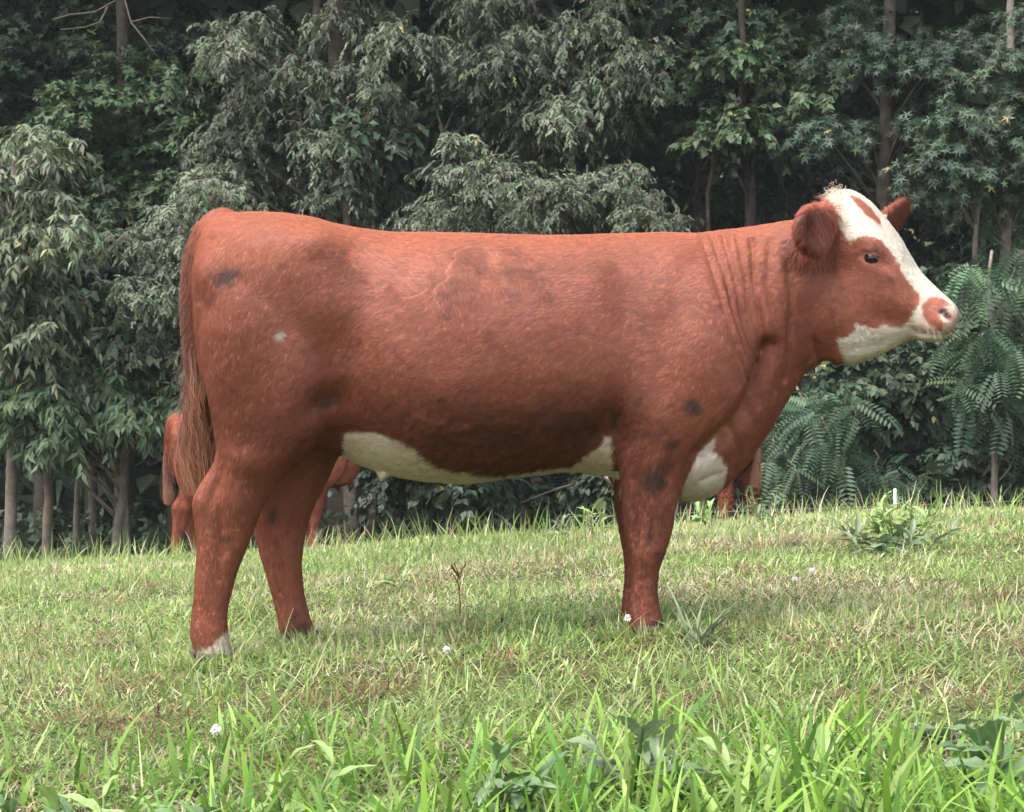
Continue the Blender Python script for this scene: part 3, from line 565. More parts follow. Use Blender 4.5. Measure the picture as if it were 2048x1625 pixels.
# --- two more cattle down the slope behind her
cv, cq, cn_ = body_mesh(.014)
def far_coat(kind):
    def f(v, n):
        px, py = topx(v)
        big = fbm(v, 6, 91 + kind, 3); fine = fbm(v, 60, 93 + kind, 2)
        c = np.array([.205, .060, .034])[None] * (1 + (big - .5)[:, None] * .5) * (1 + (fine - .5)[:, None] * .6)
        wob = (fbm(v, 20, 95 + kind, 3) - .5) * 40
        w = sstep(inside(px, py, FACE) + wob * .3, -4, 4) * (px > 1640)
        w = np.maximum(w, sstep(inside(px, py, BELLY) + wob * .4, -4, 4) * (np.abs(v[:, 1]) < .2) * ~((py > 965) & (px < 700)))
        if kind == 0: w = sstep(gs(px, py, 700, 540, 42, 120, .1) + wob * .004, .45, .55)
        else: w = np.maximum(w, sstep(inside(px, py, BRISK) + wob * .3, -4, 4))
        c = mix(c, np.array([.74, .68, .6])[None] * np.ones_like(c), w)
        return np.clip(c, .01, .9), w
    return f
def far_cow(kind, loc_px, D, yaw, scale, label):
    root = empty('cow'); f = far_coat(kind); c, _ = f(cv, cn_)
    tv = cv.copy()
    if kind == 0:                                       # a leaner, shallower-chested animal
        qx, qy = topx(tv); m_ = (qx > 1362) & (qy > 860) & (np.abs(tv[:, 1]) < .2); tv[m_, 2] += (qy[m_] - 860) * S * .8 * sstep(qx[m_], 1362, 1395)
    mesh_np('body', tv, cq, M_skin, root, c); make_hair('coat', tv, cq, vnormals(tv, cq), 60000, 20 + kind, root, f, 1.6, .0011)
    # the model's own middle of the stance is at px 860
    m = P(860, 1300); x, y = (loc_px - 1024) * S * D / CD, D - CD
    z = float(ground(np.array([x]), np.array([y]))[0])
    root.rotation_euler = (0, 0, yaw); root.scale = (scale,) * 3
    R = Matrix.Rotation(yaw, 3, 'Z') @ Vector((m[0], 0, m[2])) * scale
    root.location = (x - R[0], y - R[1], z - R[2] + .01)
    rg = np.random.default_rng(50 + kind); n = 1500
    ro = pos[(len(pos) * (.6 + .4 * rg.random(n))).astype(int).clip(0, len(pos) - 1)] + rg.normal(0, .01, (n, 3))
    ti = np.array([P(a, b, -.05) for a, b in zip(rg.normal(398, 14, n), rg.uniform(900, 985, n))]); ti[:, 1] += rg.normal(0, .018, n)
    strands('tail_switch', ro, ti, 60 + kind, root, np.array([.13, .04, .022]), np.array([.24, .11, .045]), np.tile([-.015, 0, 0], (n, 1)), .0012, 5, .01)
    return tag(root, label, 'cow')
far_cow(0, 487, 13.3, math.radians(15), .95, 'red cow with a white flank patch, half hidden behind the heifer\'s tail')
far_cow(1, 1378, 15.6, math.radians(180 - 32), 1.06, 'red cow in the distance with only its legs showing beneath the heifer\'s white brisket')

# ------------------------------------------------------------------ trees
def leaf_oak():      # narrow, deeply lobed
    v = [(0, 0, 0), (.03, .30, .02), (-.03, .30, .02), (.04, .62, .0), (-.04, .62, .0), (0, 1, -.14),
         (.17, .44, .05), (-.17, .47, .05), (.19, .76, -.04), (-.18, .78, -.04)]
    v = [v[k] for k in (0, 3, 4, 5, 6, 7, 8, 9)]
    t = [(0, 1, 2), (1, 3, 2), (0, 4, 1), (0, 2, 5), (1, 6, 3)]
    return np.array(v, float), np.array(t)
def leaf_broad():    # ovate with a pointed tip, folded on the midrib
    v = [(0, 0, 0), (.30, .38, .07), (-.30, .38, .07), (0, .5, -.01), (0, 1, -.12)]
    t = [(0, 1, 3), (0, 3, 2), (1, 4, 3), (2, 3, 4)]
    return np.array(v, float), np.array(t)
def leaf_long():     # long drooping leaf
    v = [(0, 0, 0), (.15, .40, .03), (-.15, .40, .03), (0, .5, -.02), (0, 1, -.22)]
    t = [(0, 1, 3), (0, 3, 2), (1, 4, 3), (2, 3, 4)]
    return np.array(v, float), np.array(t)
def leaf_star():     # five pointed
    v = []; t = []
    for k in range(5):
        a = math.pi / 2 + (k - 2) * 1.08; L = .64 if k in (1, 2, 3) else .50
        b = len(v)
        for da, r in ((-1.1, .10), (0, L), (1.1, .10)): v.append((math.cos(a + da) * r, .35 + math.sin(a + da) * r, .03 if r < .3 else -.06))
        t.append((b, b + 1, b + 2))
    return np.array(v, float), np.array(t)
def leaf_maple():
    v = [(0, .05, 0)]; t = []
    pr = [(-1.7, .40), (-.95, .58), (-.5, .30), (0, .95), (.5, .30), (.95, .58), (1.7, .40)]
    for a, r in pr: v.append((math.sin(a) * r, .1 + math.cos(a) * r * .95, -.12 * r * r))
    for k in range(len(pr) - 1): t.append((0, k + 2, k + 1))
    return np.array(v, float), np.array(t)
def leaf_pinnate():  # rachis with nine pairs of leaflets, arching
    v = []; t = []
    arch = lambda y: -.28 * y * y
    n = 9
    for k in range(n):
        y = .16 + .80 * k / (n - 1); ll = .25 * (1 - .45 * abs(k / (n - 1) - .4))
        for s in (-1, 1):
            b = len(v); w = .040
            v += [(0, y, arch(y)), (s * ll * .45, y + w + .03, arch(y) - .005), (s * ll, y + .06, arch(y) - .05), (s * ll * .5, y - w + .02, arch(y) - .02)]
            t += [(b, b + 1, b + 2), (b, b + 2, b + 3)]
    b = len(v); v += [(-.006, 0, 0), (.006, 0, 0), (0, .98, arch(.98))]; t.append((b, b + 1, b + 2))
    return np.array(v, float), np.array(t)
LEAF = dict(oak=leaf_oak(), broad=leaf_broad(), long=leaf_long(), star=leaf_star(), maple=leaf_maple(), pinnate=leaf_pinnate())
def scatter(bag, kind, p, d, nrm, s, col):
    """one leaf of a kind at each point: d = its long direction, nrm = its upper face"""
    tv, tf = LEAF[kind]; n = len(p)
    d = norm(d); x = norm(np.cross(d, nrm)); z = np.cross(x, d)
    v = p[:, None] + s[:, None, None] * (tv[None, :, 0:1] * x[:, None] + tv[None, :, 1:2] * d[:, None] + tv[None, :, 2:3] * z[:, None])
    f = (tf[None] + (np.arange(n) * len(tv))[:, None, None]).reshape(-1, 3)
    bag.add(v.reshape(-1, 3), None, f, np.repeat(col, len(tv), 0))
def clump(rng, c, R, ntw, nlf, droop, out, flat=.6):
    F = np.array([1, 1, flat])
    st = norm(rng.normal(0, 1, (ntw, 3))) * rng.random((ntw, 1)) ** .5 * .5 * R * F
    d = norm((rng.normal(0, 1, (ntw, 3)) + st / R * 1.6) * F + out + np.array([0, 0, .25]))
    L = R * (.4 + .6 * rng.random(ntw))
    t = (.10 + .90 * rng.random((ntw, nlf)) ** .8)[..., None]
    dd = droop * (.5 + 1.0 * rng.random((ntw, 1, 1)))
    p = c + st[:, None] + d[:, None] * L[:, None, None] * t + np.array([0, 0, -1]) * dd * L[:, None, None] * t ** 2
    tan = norm(d[:, None] + np.array([0, 0, -2]) * dd * t)
    sd = norm(np.cross(tan, np.array([0, 0, 1.]) + 1e-3)) * np.where(rng.random((ntw, nlf, 1)) < .5, -1, 1)
    ld = tan * .8 + sd * (.4 + .6 * rng.random((ntw, nlf, 1))) + rng.normal(0, .32, (ntw, nlf, 3)) + np.array([0, 0, -.7]) * droop
    nn = np.array([0, -.2, 1.0]) + rng.normal(0, .55, (ntw, nlf, 3)) + norm(p - c) * .25
    tw = np.stack([c + st, c + st + d * L[:, None] * .5 + np.array([0, 0, -.25]) * dd[:, 0] * L[:, None], c + st + d * L[:, None] * .95 + np.array([0, 0, -.9]) * dd[:, 0] * L[:, None]], 1)
    return p.reshape(-1, 3), ld.reshape(-1, 3), nn.reshape(-1, 3), tw
BARK = np.array([.16, .13, .105])
def tree(name, label, cat, kind, base, D, r, top_py, regions, lsz, col, seed, droop=.5, lean=0, bark=BARK, ntw=20, nlf=12, group=None, bare=None):
    rng = np.random.default_rng(seed)
    b0 = W(base, 0, D); x0, y0 = b0[0], b0[1]; z0 = float(ground(np.array([x0]), np.array([y0]))[0])
    root = empty(name, (x0, y0, z0))
    off = np.array([x0, y0, z0])
    zt = W(base, top_py, D)[2]
    k = 14; t = np.linspace(0, 1, k)
    path = np.stack([x0 + lean * t + .10 * (np.cumsum(rng.normal(0, .35, k)) * t), y0 + .08 * np.cumsum(rng.normal(0, .35, k)) * t, z0 - .1 + (zt - z0 + .1) * t], 1)
    rad = r * (1 - .62 * t) * (1 + .45 * np.exp(-t * 16))
    tv = tube(path, rad, 12, seed, .14); tb = Bag(); tb.add(tv[0] - off, tv[1], tv[2], bark * (.85 + .3 * rng.random()))
    cb = Bag(); bb = tb
    for (cx, cy, rx, ry, n, R, *more) in regions:
        big = more[0] if more else 1.0
        for j in range(n):
            a = rng.random() * 6.283; q = math.sqrt(rng.random())
            Dj = D + rng.uniform(-1.1, .9); c = W(cx + rx * q * math.cos(a), cy + ry * q * math.sin(a), Dj); Rj = R * rng.uniform(.7, 1.25)
            nt_, nl_ = (ntw, nlf) if big == 1 else (12, 9)
            p, ld, nn, tw = clump(rng, c, Rj, nt_, nl_, droop, np.array([0, -.5, .1]))
            m = len(p); tone = rng.uniform(.75, 1.25)
            cc = col[None] * tone * (.7 + .6 * rng.random((m, 1))) * (1 + rng.normal(0, .10, (m, 3)))
            yl = rng.random(m) < (0 if kind == 'pinnate' or big != 1 else .008); cc[yl] = np.array([.30, .26, .10])
            scatter(cb, kind, p - off, ld, nn, lsz * (1 if big == 1 else 2.8) * rng.uniform(.65, 1.2, m), np.clip(cc, .01, .6))
            # a limb from the trunk to this bough, then its twigs
            at = np.array([np.interp(np.clip(c[2] - .5 - .4 * abs(c[0] - x0), z0 + .4, zt), path[:, 2], path[:, i]) for i in range(3)])
            mid = (at + c) / 2 + np.array([0, 0, .18]) + rng.normal(0, .10, 3)
            bp = np.array([(1 - s) ** 2 * at + 2 * s * (1 - s) * mid + s * s * c for s in np.linspace(0, 1, 7)])
            br = max(.012, r * .26) * np.linspace(1, .3, 7)
            w = tube(bp - off, br, 5); bb.add(w[0], w[1], w[2], bark * 1.05)
            for kx in range(0, nt_ if big == 1 else 0, 5):
                w = tube(tw[kx] - off, np.array([.008, .006, .003]), 3); bb.add(w[0], w[1], w[2], bark * 1.1)
    for pts, rr in (bare or []):
        w = tube(np.array([W(*q) for q in pts]) - off, np.linspace(rr, rr * .35, len(pts)), 6, seed, .2); b1 = Bag(); b1.add(w[0], w[1], w[2], bark * 1.5); b1.build('bare_branch', M_bark, root)
    bb.build('trunk', M_bark, root)
    if cb.n: cb.build('crown', M_leaf, root, False)
    return tag(root, label, cat, group)
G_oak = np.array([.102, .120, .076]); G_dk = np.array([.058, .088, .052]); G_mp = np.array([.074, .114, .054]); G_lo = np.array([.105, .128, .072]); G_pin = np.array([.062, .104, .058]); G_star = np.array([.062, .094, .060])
TR = [
 ('oak_tree', 'tall oak with grey trunk and drooping narrow leaves above the heifer\'s hips', 'oak', 690, 20.4, .20, -500, [(640, 120, 230, 150, 20, .62), (620, 330, 220, 130, 18, .6), (690, -500, 380, 190, 16, 1.25, 1.7)], .118, G_oak, .75),
 ('oak_tree', 'oak with pale drooping leaf sprays hanging above the middle of the heifer\'s back', 'oak', 1075, 20.8, .17, -520, [(1100, 110, 190, 150, 20, .6), (980, 60, 120, 100, 8, .55), (1180, 170, 110, 90, 10, .5), (1090, -500, 340, 190, 14, 1.25, 1.7)], .118, G_oak * 1.12, .8),
 ('oak_sapling', 'young oak with a pointed top rising behind the middle of the heifer\'s back', 'oak', 960, 18.6, .032, 290, [(955, 350, 60, 70, 8, .36), (930, 280, 30, 25, 2, .24), (960, 440, 110, 60, 9, .42)], .10, G_oak * 1.15, .7),
 ('oak_sapling', 'young oak with leafy spire sloping down to the heifer\'s shoulders', 'oak', 1200, 18.8, .032, 330, [(1240, 365, 35, 55, 5, .30), (1150, 400, 90, 50, 9, .38), (1270, 430, 60, 40, 6, .32), (1325, 455, 25, 18, 2, .22)], .10, G_oak * 1.15, .7),
 ('oak_sapling', 'low bushy oak just behind the heifer\'s tail', 'oak', 345, 18.4, .06, 460, [(330, 520, 95, 90, 13, .42), (340, 660, 80, 80, 9, .42), (420, 400, 60, 40, 4, .4)], .105, G_oak * 1.1, .7),
 ('broadleaf_tree', 'tree with large pale drooping leaves at the left edge of the picture', 'long', 20, 17.8, .07, 330, [(50, 330, 60, 60, 7, .42), (70, 450, 75, 70, 9, .45), (70, 570, 75, 70, 10, .45), (20, 660, 60, 50, 5, .42), (-90, 450, 70, 200, 8, .6)], .13, G_lo * 1.05, .8),
 ('maple_tree', 'green maple with rounded leaf masses up behind the heifer\'s tail', 'maple', 250, 21.5, .13, -420, [(250, 210, 160, 90, 16, .6), (130, 290, 130, 80, 10, .6), (330, 300, 110, 100, 10, .55), (200, 410, 160, 60, 8, .55), (220, -500, 330, 190, 12, 1.25, 1.7)], .14, G_mp, .45),
 ('maple_tree', 'shaded maple with bare grey twigs in the upper left corner', 'maple', 90, 23.5, .14, -420, [(100, 60, 200, 110, 16, .65), (-40, 200, 120, 120, 8, .6), (380, 60, 80, 80, 6, .6), (0, -500, 280, 190, 10, 1.25, 1.7)], .135, G_dk * 1.1, .45),
 ('maple_tree', 'dark maple rising in the gap between oak and sweetgum', 'maple', 1400, 22.0, .14, -450, [(1420, 90, 140, 110, 13, .55), (1480, 210, 110, 80, 9, .48), (1340, 230, 90, 70, 7, .45), (1420, -500, 300, 190, 12, 1.25, 1.7)], .125, G_dk * 1.15, .5),
 ('tulip_tree', 'tree with a fan of brighter leaves above the heifer\'s neck', 'broad', 1520, 20.6, .10, -80, [(1500, 110, 80, 50, 6, .45), (1480, 250, 100, 50, 9, .45), (1560, 190, 70, 40, 4, .4)], .12, G_mp * .95, .5),
 ('sweetgum_tree', 'sweetgum with star-shaped leaves over the heifer\'s head', 'star', 1760, 19.8, .12, -450, [(1740, 80, 150, 90, 9, .46), (1740, 245, 120, 40, 8, .42), (1850, 150, 100, 80, 6, .42), (1780, -500, 320, 190, 14, 1.25, 1.7)], .125, G_star, .55),
 ('sweetgum_tree', 'sweetgum with star leaves and slim pale trunk at the upper right corner', 'star', 2005, 18.8, .075, -300, [(1990, 130, 90, 90, 7, .42), (1975, 290, 90, 50, 7, .42), (2040, 380, 60, 60, 5, .42), (2120, 150, 80, 250, 8, .7)], .125, G_star * 1.12, .55),
 ('sweetgum_sapling', 'slender sweetgum sapling with crooked pale trunk just past the heifer\'s nose', 'star', 1906, 18.4, .05, 240, [(1890, 335, 55, 26, 5, .36), (1930, 250, 50, 40, 4, .36)], .13, G_star * 1.1, .6),
 ('locust_sapling', 'sapling with feathery fern-like leaves behind the heifer\'s brisket', 'pinnate', 1610, 17.6, .035, 770, [(1640, 800, 55, 50, 6, .34), (1590, 880, 50, 50, 5, .34), (1640, 900, 55, 45, 5, .34), (1640, 975, 50, 25, 3, .28)], .36, G_pin, .6),
 ('locust_sapling', 'sapling with feathery leaves at the right edge below the heifer\'s nose', 'pinnate', 1990, 17.4, .04, 500, [(2000, 540, 50, 50, 5, .36), (1990, 680, 65, 60, 6, .36), (2010, 800, 55, 60, 5, .36), (1930, 760, 35, 40, 2, .3), (2090, 700, 50, 150, 4, .4)], .38, G_pin * 1.0, .6),
 ('locust_sapling', 'low feathery-leaved sapling above the white fence post', 'pinnate', 1770, 18.0, .03, 900, [(1780, 950, 60, 30, 5, .30), (1720, 985, 40, 18, 3, .25)], .32, G_pin * .9, .5),
 ('shrub', 'small-leaved shrub filling the shade under the heifer\'s chin', 'broad', 1760, 19.0, .05, 620, [(1740, 720, 90, 60, 10, .42), (1800, 800, 80, 60, 8, .4), (1860, 680, 70, 50, 6, .4), (1700, 840, 50, 50, 4, .36)], .11, G_dk * 1.15, .5),
 ('shrub', 'dark shrub beside the white fence post', 'broad', 1890, 18.6, .04, 880, [(1900, 930, 90, 50, 9, .38), (1840, 985, 120, 20, 8, .3), (2010, 960, 60, 40, 5, .36)], .12, G_dk, .5),
 ('pawpaw_tree', 'pawpaw with big glossy leaves hanging over the pale trunks', 'long', 232, 18.2, .055, 800, [(230, 820, 110, 35, 10, .38), (110, 845, 100, 30, 8, .36), (310, 800, 60, 30, 5, .36), (40, 780, 70, 50, 5, .42), (180, 770, 110, 40, 6, .4)], .15, G_mp * .95, .75),
 ('understory_tree', 'shaded understory tree glimpsed beneath the heifer\'s belly', 'broad', 1000, 18.1, .03, 760, [(960, 860, 200, 70, 14, .5), (1050, 970, 180, 35, 10, .42), (800, 900, 120, 50, 6, .45)], .12, G_dk * .62, .5),  # darker leaf colour stands in for canopy shade
 ('understory_tree', 'leafy understory tree against the dark behind the heifer\'s neck', 'broad', 1600, 22.5, .08, 250, [(1560, 380, 140, 70, 10, .5), (1650, 480, 120, 80, 8, .5), (1480, 400, 80, 50, 5, .45), (1830, 460, 120, 90, 9, .5), (1980, 480, 100, 100, 7, .5)], .13, G_dk * .85, .5),
 ('understory_tree', 'leafy understory tree in shade below the maple by the heifer\'s rump', 'broad', 190, 20.6, .07, 420, [(200, 560, 130, 80, 12, .5), (130, 680, 120, 60, 8, .48), (260, 740, 90, 40, 5, .45)], .13, G_dk * .95, .5),
]
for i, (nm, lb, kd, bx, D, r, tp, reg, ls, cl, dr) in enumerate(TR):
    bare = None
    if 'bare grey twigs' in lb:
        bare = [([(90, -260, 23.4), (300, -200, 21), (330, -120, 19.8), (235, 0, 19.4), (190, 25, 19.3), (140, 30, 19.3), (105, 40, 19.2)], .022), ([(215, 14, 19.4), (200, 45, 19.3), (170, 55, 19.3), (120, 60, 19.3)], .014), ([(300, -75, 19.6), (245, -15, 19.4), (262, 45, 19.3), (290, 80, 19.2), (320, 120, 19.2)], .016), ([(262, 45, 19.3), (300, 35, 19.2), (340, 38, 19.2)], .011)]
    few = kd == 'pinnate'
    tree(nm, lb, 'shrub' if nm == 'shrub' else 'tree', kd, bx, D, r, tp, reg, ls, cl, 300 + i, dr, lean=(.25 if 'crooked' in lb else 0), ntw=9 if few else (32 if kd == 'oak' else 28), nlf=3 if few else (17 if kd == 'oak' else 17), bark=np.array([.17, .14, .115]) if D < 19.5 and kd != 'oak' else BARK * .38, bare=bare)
# bare lower trunks at the wood's edge
for i, (px_, D, r, tp, lb) in enumerate([
    (96, 18.6, .062, 640, 'brown trunk nearest the left edge of the wood, leaves only far above'), (155, 19.2, .042, 700, 'slim grey trunk with a knobbly foot between the brown and the paired trunks'),
    (248, 18.3, .045, 740, 'thin pale trunk forking near the top beside the pawpaw'),
    (705, 20.0, .085, 300, 'dark thick trunk seen just past the heifer\'s far hind leg'), (742, 20.6, .055, 300, 'pale-sided trunk second from the heifer\'s far hind leg under the belly'), (905, 22.0, .075, 250, 'dim trunk in the middle of the gap under the belly'),
    (1405, 21.4, .05, 180, 'pale snapped trunk in the dark gap above the heifer\'s withers'), (1545, 23.0, .07, 120, 'dark trunk in the gap above the heifer\'s neck'), (1460, 24.0, .06, 100, 'thin dark trunk deep in the gap behind the withers'),
    (1980, 19.6, .055, 620, 'grey trunk low at the right edge among feathery leaves'), (2006, 20.4, .05, 330, 'straight trunk at the right edge behind the sweetgum sapling'), (640, 23.5, .12, -300, 'stout trunk deep in the wood beyond the tall oak')]):
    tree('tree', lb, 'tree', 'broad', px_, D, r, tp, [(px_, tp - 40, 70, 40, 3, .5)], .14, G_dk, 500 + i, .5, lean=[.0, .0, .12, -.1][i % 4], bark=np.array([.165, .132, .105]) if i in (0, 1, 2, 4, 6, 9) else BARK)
# the unlit depth of the wood: one mass of leaves climbing the added bank
rng = np.random.default_rng(77)
wb = Bag(); n = 44000
x = rng.uniform(-15, 15, n); y = rng.uniform(19.5, 27, n); z = np.minimum(ground(x, y), 0) + 11.5 * rng.random(n) ** .8
p = np.stack([x, y, z], 1); cl = fbm(p, .55, 12, 2); keep = (cl > .30) ; p = p[keep]; m = len(p)
scatter(wb, 'broad', p, rng.normal(0, 1, (m, 3)) + np.array([0, -.3, -.5]), np.array([0, -.2, 1]) + rng.normal(0, .5, (m, 3)), rng.uniform(.3, .68, m), G_dk[None] * rng.uniform(.5, 1.1, (m, 1)))
n = 3600; x = rng.uniform(-14, 14, n); y = rng.uniform(15.0, 27, n); z = np.minimum(ground(x, y), 0) + rng.uniform(8.2, 11.5, n); p = np.stack([x, y, z], 1)  # overhead leaf layer out of view, added to block sky light
scatter(wb, 'broad', p, rng.normal(0, 1, (n, 3)), np.array([0, 0, 1]) + rng.normal(0, .35, (n, 3)), rng.uniform(.6, 1.1, n), G_dk[None] * rng.uniform(.6, 1.2, (n, 1)))
tag(wb.build('woods', M_leaf, None, False), 'dark leafy mass of the wood receding behind the trees', 'woods', kind='stuff')
ub = Bag(); n = 9000; x = rng.uniform(-8, 8, n); y = rng.uniform(14.2, 23, n); p = np.stack([x, y, ground(x, y) + .6 * rng.random(n) ** 1.6 * (.3 + 1.2 * fbm(np.stack([x, y, x * 0], 1), .8, 5, 2))], 1)
scatter(ub, 'broad', p, rng.normal(0, 1, (n, 3)), np.array([0, -.2, 1]) + rng.normal(0, .4, (n, 3)), rng.uniform(.07, .17, n), G_dk[None] * rng.uniform(.5, 1.1, (n, 1)))
tag(ub.build('undergrowth', M_leaf, None, False), 'low shaded leaves covering the floor of the wood', 'undergrowth', kind='stuff')

# ------------------------------------------------------------------ pasture
def blades(bag, p, L, w, az, lean, bend, col, segs, twist=0.0):
    n = len(p); d = np.stack([np.cos(az), np.sin(az), np.zeros(n)], 1)
    sd = np.stack([-np.sin(az + twist), np.cos(az + twist), np.zeros(n)], 1)
    ts = np.linspace(0, 1, segs + 1); vs = []
    c = p.copy(); prev = 0
    for k, t in enumerate(ts):
        if k:
            a = lean + bend * (t - .5 / segs)
            c = c + (d * np.sin(a)[:, None] + np.array([0, 0, 1]) * np.cos(a)[:, None]) * (L * (ts[k] - ts[k - 1]))[:, None]
        ww = w * (1 - t ** 2.2) * (.75 + .5 * min(1, t * 4)) * .5
        if k < segs: vs += [c - sd * ww[:, None], c + sd * ww[:, None]]
        else: vs.append(c)
    V = np.stack(vs, 1); nv = V.shape[1]; base = (np.arange(n) * nv)[:, None]
    q = np.concatenate([base + np.array([[2 * k, 2 * k + 1, 2 * k + 3, 2 * k + 2]]) for k in range(segs - 1)]) if segs > 1 else None
    t3 = base + np.array([[2 * segs - 2, 2 * segs - 1, 2 * segs]])
    bag.add(V.reshape(-1, 3), q, t3, np.repeat(np.clip(col, .01, .7), nv, 0))
def field(n, d0, d1, rng, power=1.0, margin=.9):
    u = rng.random(n)
    if power == 1: D = d0 + (d1 - d0) * u
    else: D = (d0 ** (1 - power + 1e-6) + u * (d1 ** (1 - power + 1e-6) - d0 ** (1 - power + 1e-6))) ** (1 / (1 - power + 1e-6))
    hw = D * 1024 * S / CD + margin
    x = rng.uniform(-1, 1, n) * hw; y = D - CD
    return x, y, D
GREENS = np.array([[.195, .290, .074], [.285, .37, .120], [.140, .230, .078], [.235, .325, .072], [.38, .43, .20]])
STRAW = np.array([[.52, .47, .29], [.44, .38, .20], [.58, .53, .37], [.34, .25, .14]])
def grass_col(x, y, n, rng, dry=1.0):
    p = np.stack([x, y, 0 * x], 1)
    pt = fbm(p, 1.1, 66, 3); pt2 = fbm(p, 3.5, 67, 2)
    pr = np.clip((pt * .6 + pt2 * .4 - .42) * 2.5, .05, .66) * dry
    g = GREENS[rng.integers(0, len(GREENS), n)]; s = STRAW[rng.integers(0, len(STRAW), n)]
    is_s = rng.random(n) < pr
    c = np.where(is_s[:, None], s, g) * (.72 + .56 * rng.random((n, 1)))
    return c * (1 + (fbm(p, .8, 68, 2) - .5)[:, None] * .5), is_s
rng = np.random.default_rng(5)
gb = Bag()
def lay(n, d0, d1, Lr, wr, segs, power=1.4, dry=1.0, lean0=.1, lean1=1.15, bend=1.3, hgt=0.25):
    x, y, D = field(n, d0, d1, rng, power); p = np.stack([x, y, ground(x, y) - .004], 1)
    c, s = grass_col(x, y, n, rng, dry)
    ht = .6 + .9 * fbm(p * np.array([1, 1, 0]), 2.2, 88, 2)
    L = rng.uniform(*Lr, n) * ht; w = rng.uniform(*wr, n) * np.where(s, .7, 1)
    az = np.where(rng.random(n) < .5, 0, math.pi) + rng.normal(0, .8, n)
    blades(gb, p, L, w, az, rng.uniform(lean0, lean1, n), rng.uniform(.1, bend, n) * np.where(rng.random(n) < .2, -.8, 1), c, segs, rng.uniform(-.6, .6, n))
lay(74000, 2.15, 4.6, (.020, .056), (.003, .0064), 3, 1.3, 1.0, .45, 1.5, 2.6)
lay(102000, 4.2, 7.5, (.022, .056), (.0035, .0080), 2, 1.2, 1.15, .45, 1.5, 2.4)
lay(70000, 7.0, 13.0, (.03, .068), (.0045, .010), 2, 1.2, 1.1, .3, 1.4, 2.0)
lay(15000, 2.6, 10, (.04, .11), (.002, .0042), 2, 1.2, 2.2, .7, 1.55, .9)       # straw lying about
lay(5000, 3.0, 10, (.05, .10), (.003, .006), 3, 1.2, .7, .0, .8, 1.5)          # upright tufts
lay(1600, 9, 12.5, (.10, .22), (.004, .009), 3, 1.0, 1.2, .0, .6, 1.0)          # taller stems along the rise
# trampled rusty thatch in small patches
for k in range(70):
    x0_, y0_, D0_ = field(1, 2.9, 7.5, rng, 1.2, .2); m = 60; a = rng.random(m) * 6.283; rr = .05 * np.sqrt(rng.random(m)) * (.6 + rng.random())
    x = x0_ + rr * np.cos(a) * 1.5; y = y0_ + rr * np.sin(a) * 1.8; col = np.array([[.20, .105, .055], [.30, .20, .12], [.13, .075, .045]])[rng.integers(0, 3, m)] * rng.uniform(.7, 1.3, (m, 1))
    blades(gb, np.stack([x, y, ground(x, y) + .012 + .02 * rng.random(m)], 1), rng.uniform(.02, .06, m), rng.uniform(.002, .005, m), rng.random(m) * 6.283, rng.uniform(.9, 1.6, m), rng.uniform(-1, 1.5, m), col, 2)
# grass standing close about the feet
for tab in (NH, FH, NF, FF):
    py_, a_, b_, yc, w_ = tab[-1]; c0 = P((a_ + b_) / 2, py_, yc); m = 700; a = rng.random(m) * 6.283; rr = .030 + .075 * rng.random(m)
    x = c0[0] + rr * 1.25 * np.cos(a); y = c0[1] - .02 + rr * np.sin(a); col, _ = grass_col(x, y, m, rng)
    blades(gb, np.stack([x, y, ground(x, y)], 1), rng.uniform(.035, .075, m), rng.uniform(.003, .006, m), a + rng.normal(0, .6, m), rng.uniform(.1, 1.1, m), rng.uniform(.2, 1.8, m), col, 3)
tag(gb.build('grass', M_grass, None, False), 'short grazed pasture grass, green mixed with dry straw', 'grass', kind='stuff')
# broad lush blades in the near foreground
gb = Bag(); n = 9000
x, y, D = field(n, 2.05, 3.45, rng, 2.2, .5); lush = fbm(np.stack([x, y, 0 * x], 1), 2.5, 71, 2); kp = rng.random(n) < sstep(lush - (D - 2.6) * .35, .22, .5); x, y, D = x[kp], y[kp], D[kp]; n = len(x)
c = GREENS[rng.integers(0, 5, n)] * np.array([.78, .98, .55]) * rng.uniform(.5, 1.2, (n, 1))
blades(gb, np.stack([x, y, ground(x, y)], 1), (.035 + .125 * rng.random(n) ** 1.6) * (1.2 - .25 * (D - 2.05)), rng.uniform(.003, .0115, n), rng.random(n) * 6.283, rng.uniform(0, 1.15, n), rng.uniform(.1, 1.7, n), c, 5, rng.uniform(-.8, .8, n))
n = 260; x, y, D = field(n, 2.3, 6.5, rng, 1.3, .5)
blades(gb, np.stack([x, y, ground(x, y)], 1), rng.uniform(.09, .19, n), rng.uniform(.002, .0035, n), rng.random(n) * 6.283, rng.uniform(.3, 1.2, n), rng.uniform(0, .6, n), np.array([.42, .43, .24]) * rng.uniform(.7, 1.2, (n, 1)), 4)
tag(gb.build('tall_grass', M_grass, None, False), 'lush broad grass blades along the bottom edge of the picture', 'grass', kind='stuff')
# small round leaves of clover and creeping weeds among the grass
cb = Bag(); n = 24000; x, y, D = field(n, 2.1, 8.5, rng, 1.5)
kp = fbm(np.stack([x, y, 0 * x], 1), 2.0, 72, 2) + rng.random(n) * .3 > .60; x, y, D = x[kp], y[kp], D[kp]; n = len(x)
p = np.stack([x, y, ground(x, y) + rng.uniform(.008, .05, n)], 1)
scatter(cb, 'long', p, rng.normal(0, 1, (n, 3)) * np.array([1, 1, .35]), np.array([0, 0, 1]) + rng.normal(0, .35, (n, 3)), rng.uniform(.009, .024, n), np.array([.155, .225, .078]) * rng.uniform(.65, 1.35, (n, 1)))
tag(cb.build('clover_leaves', M_grass, None, False), 'small clover and creeping weed leaves among the grass', 'ground cover', kind='stuff')

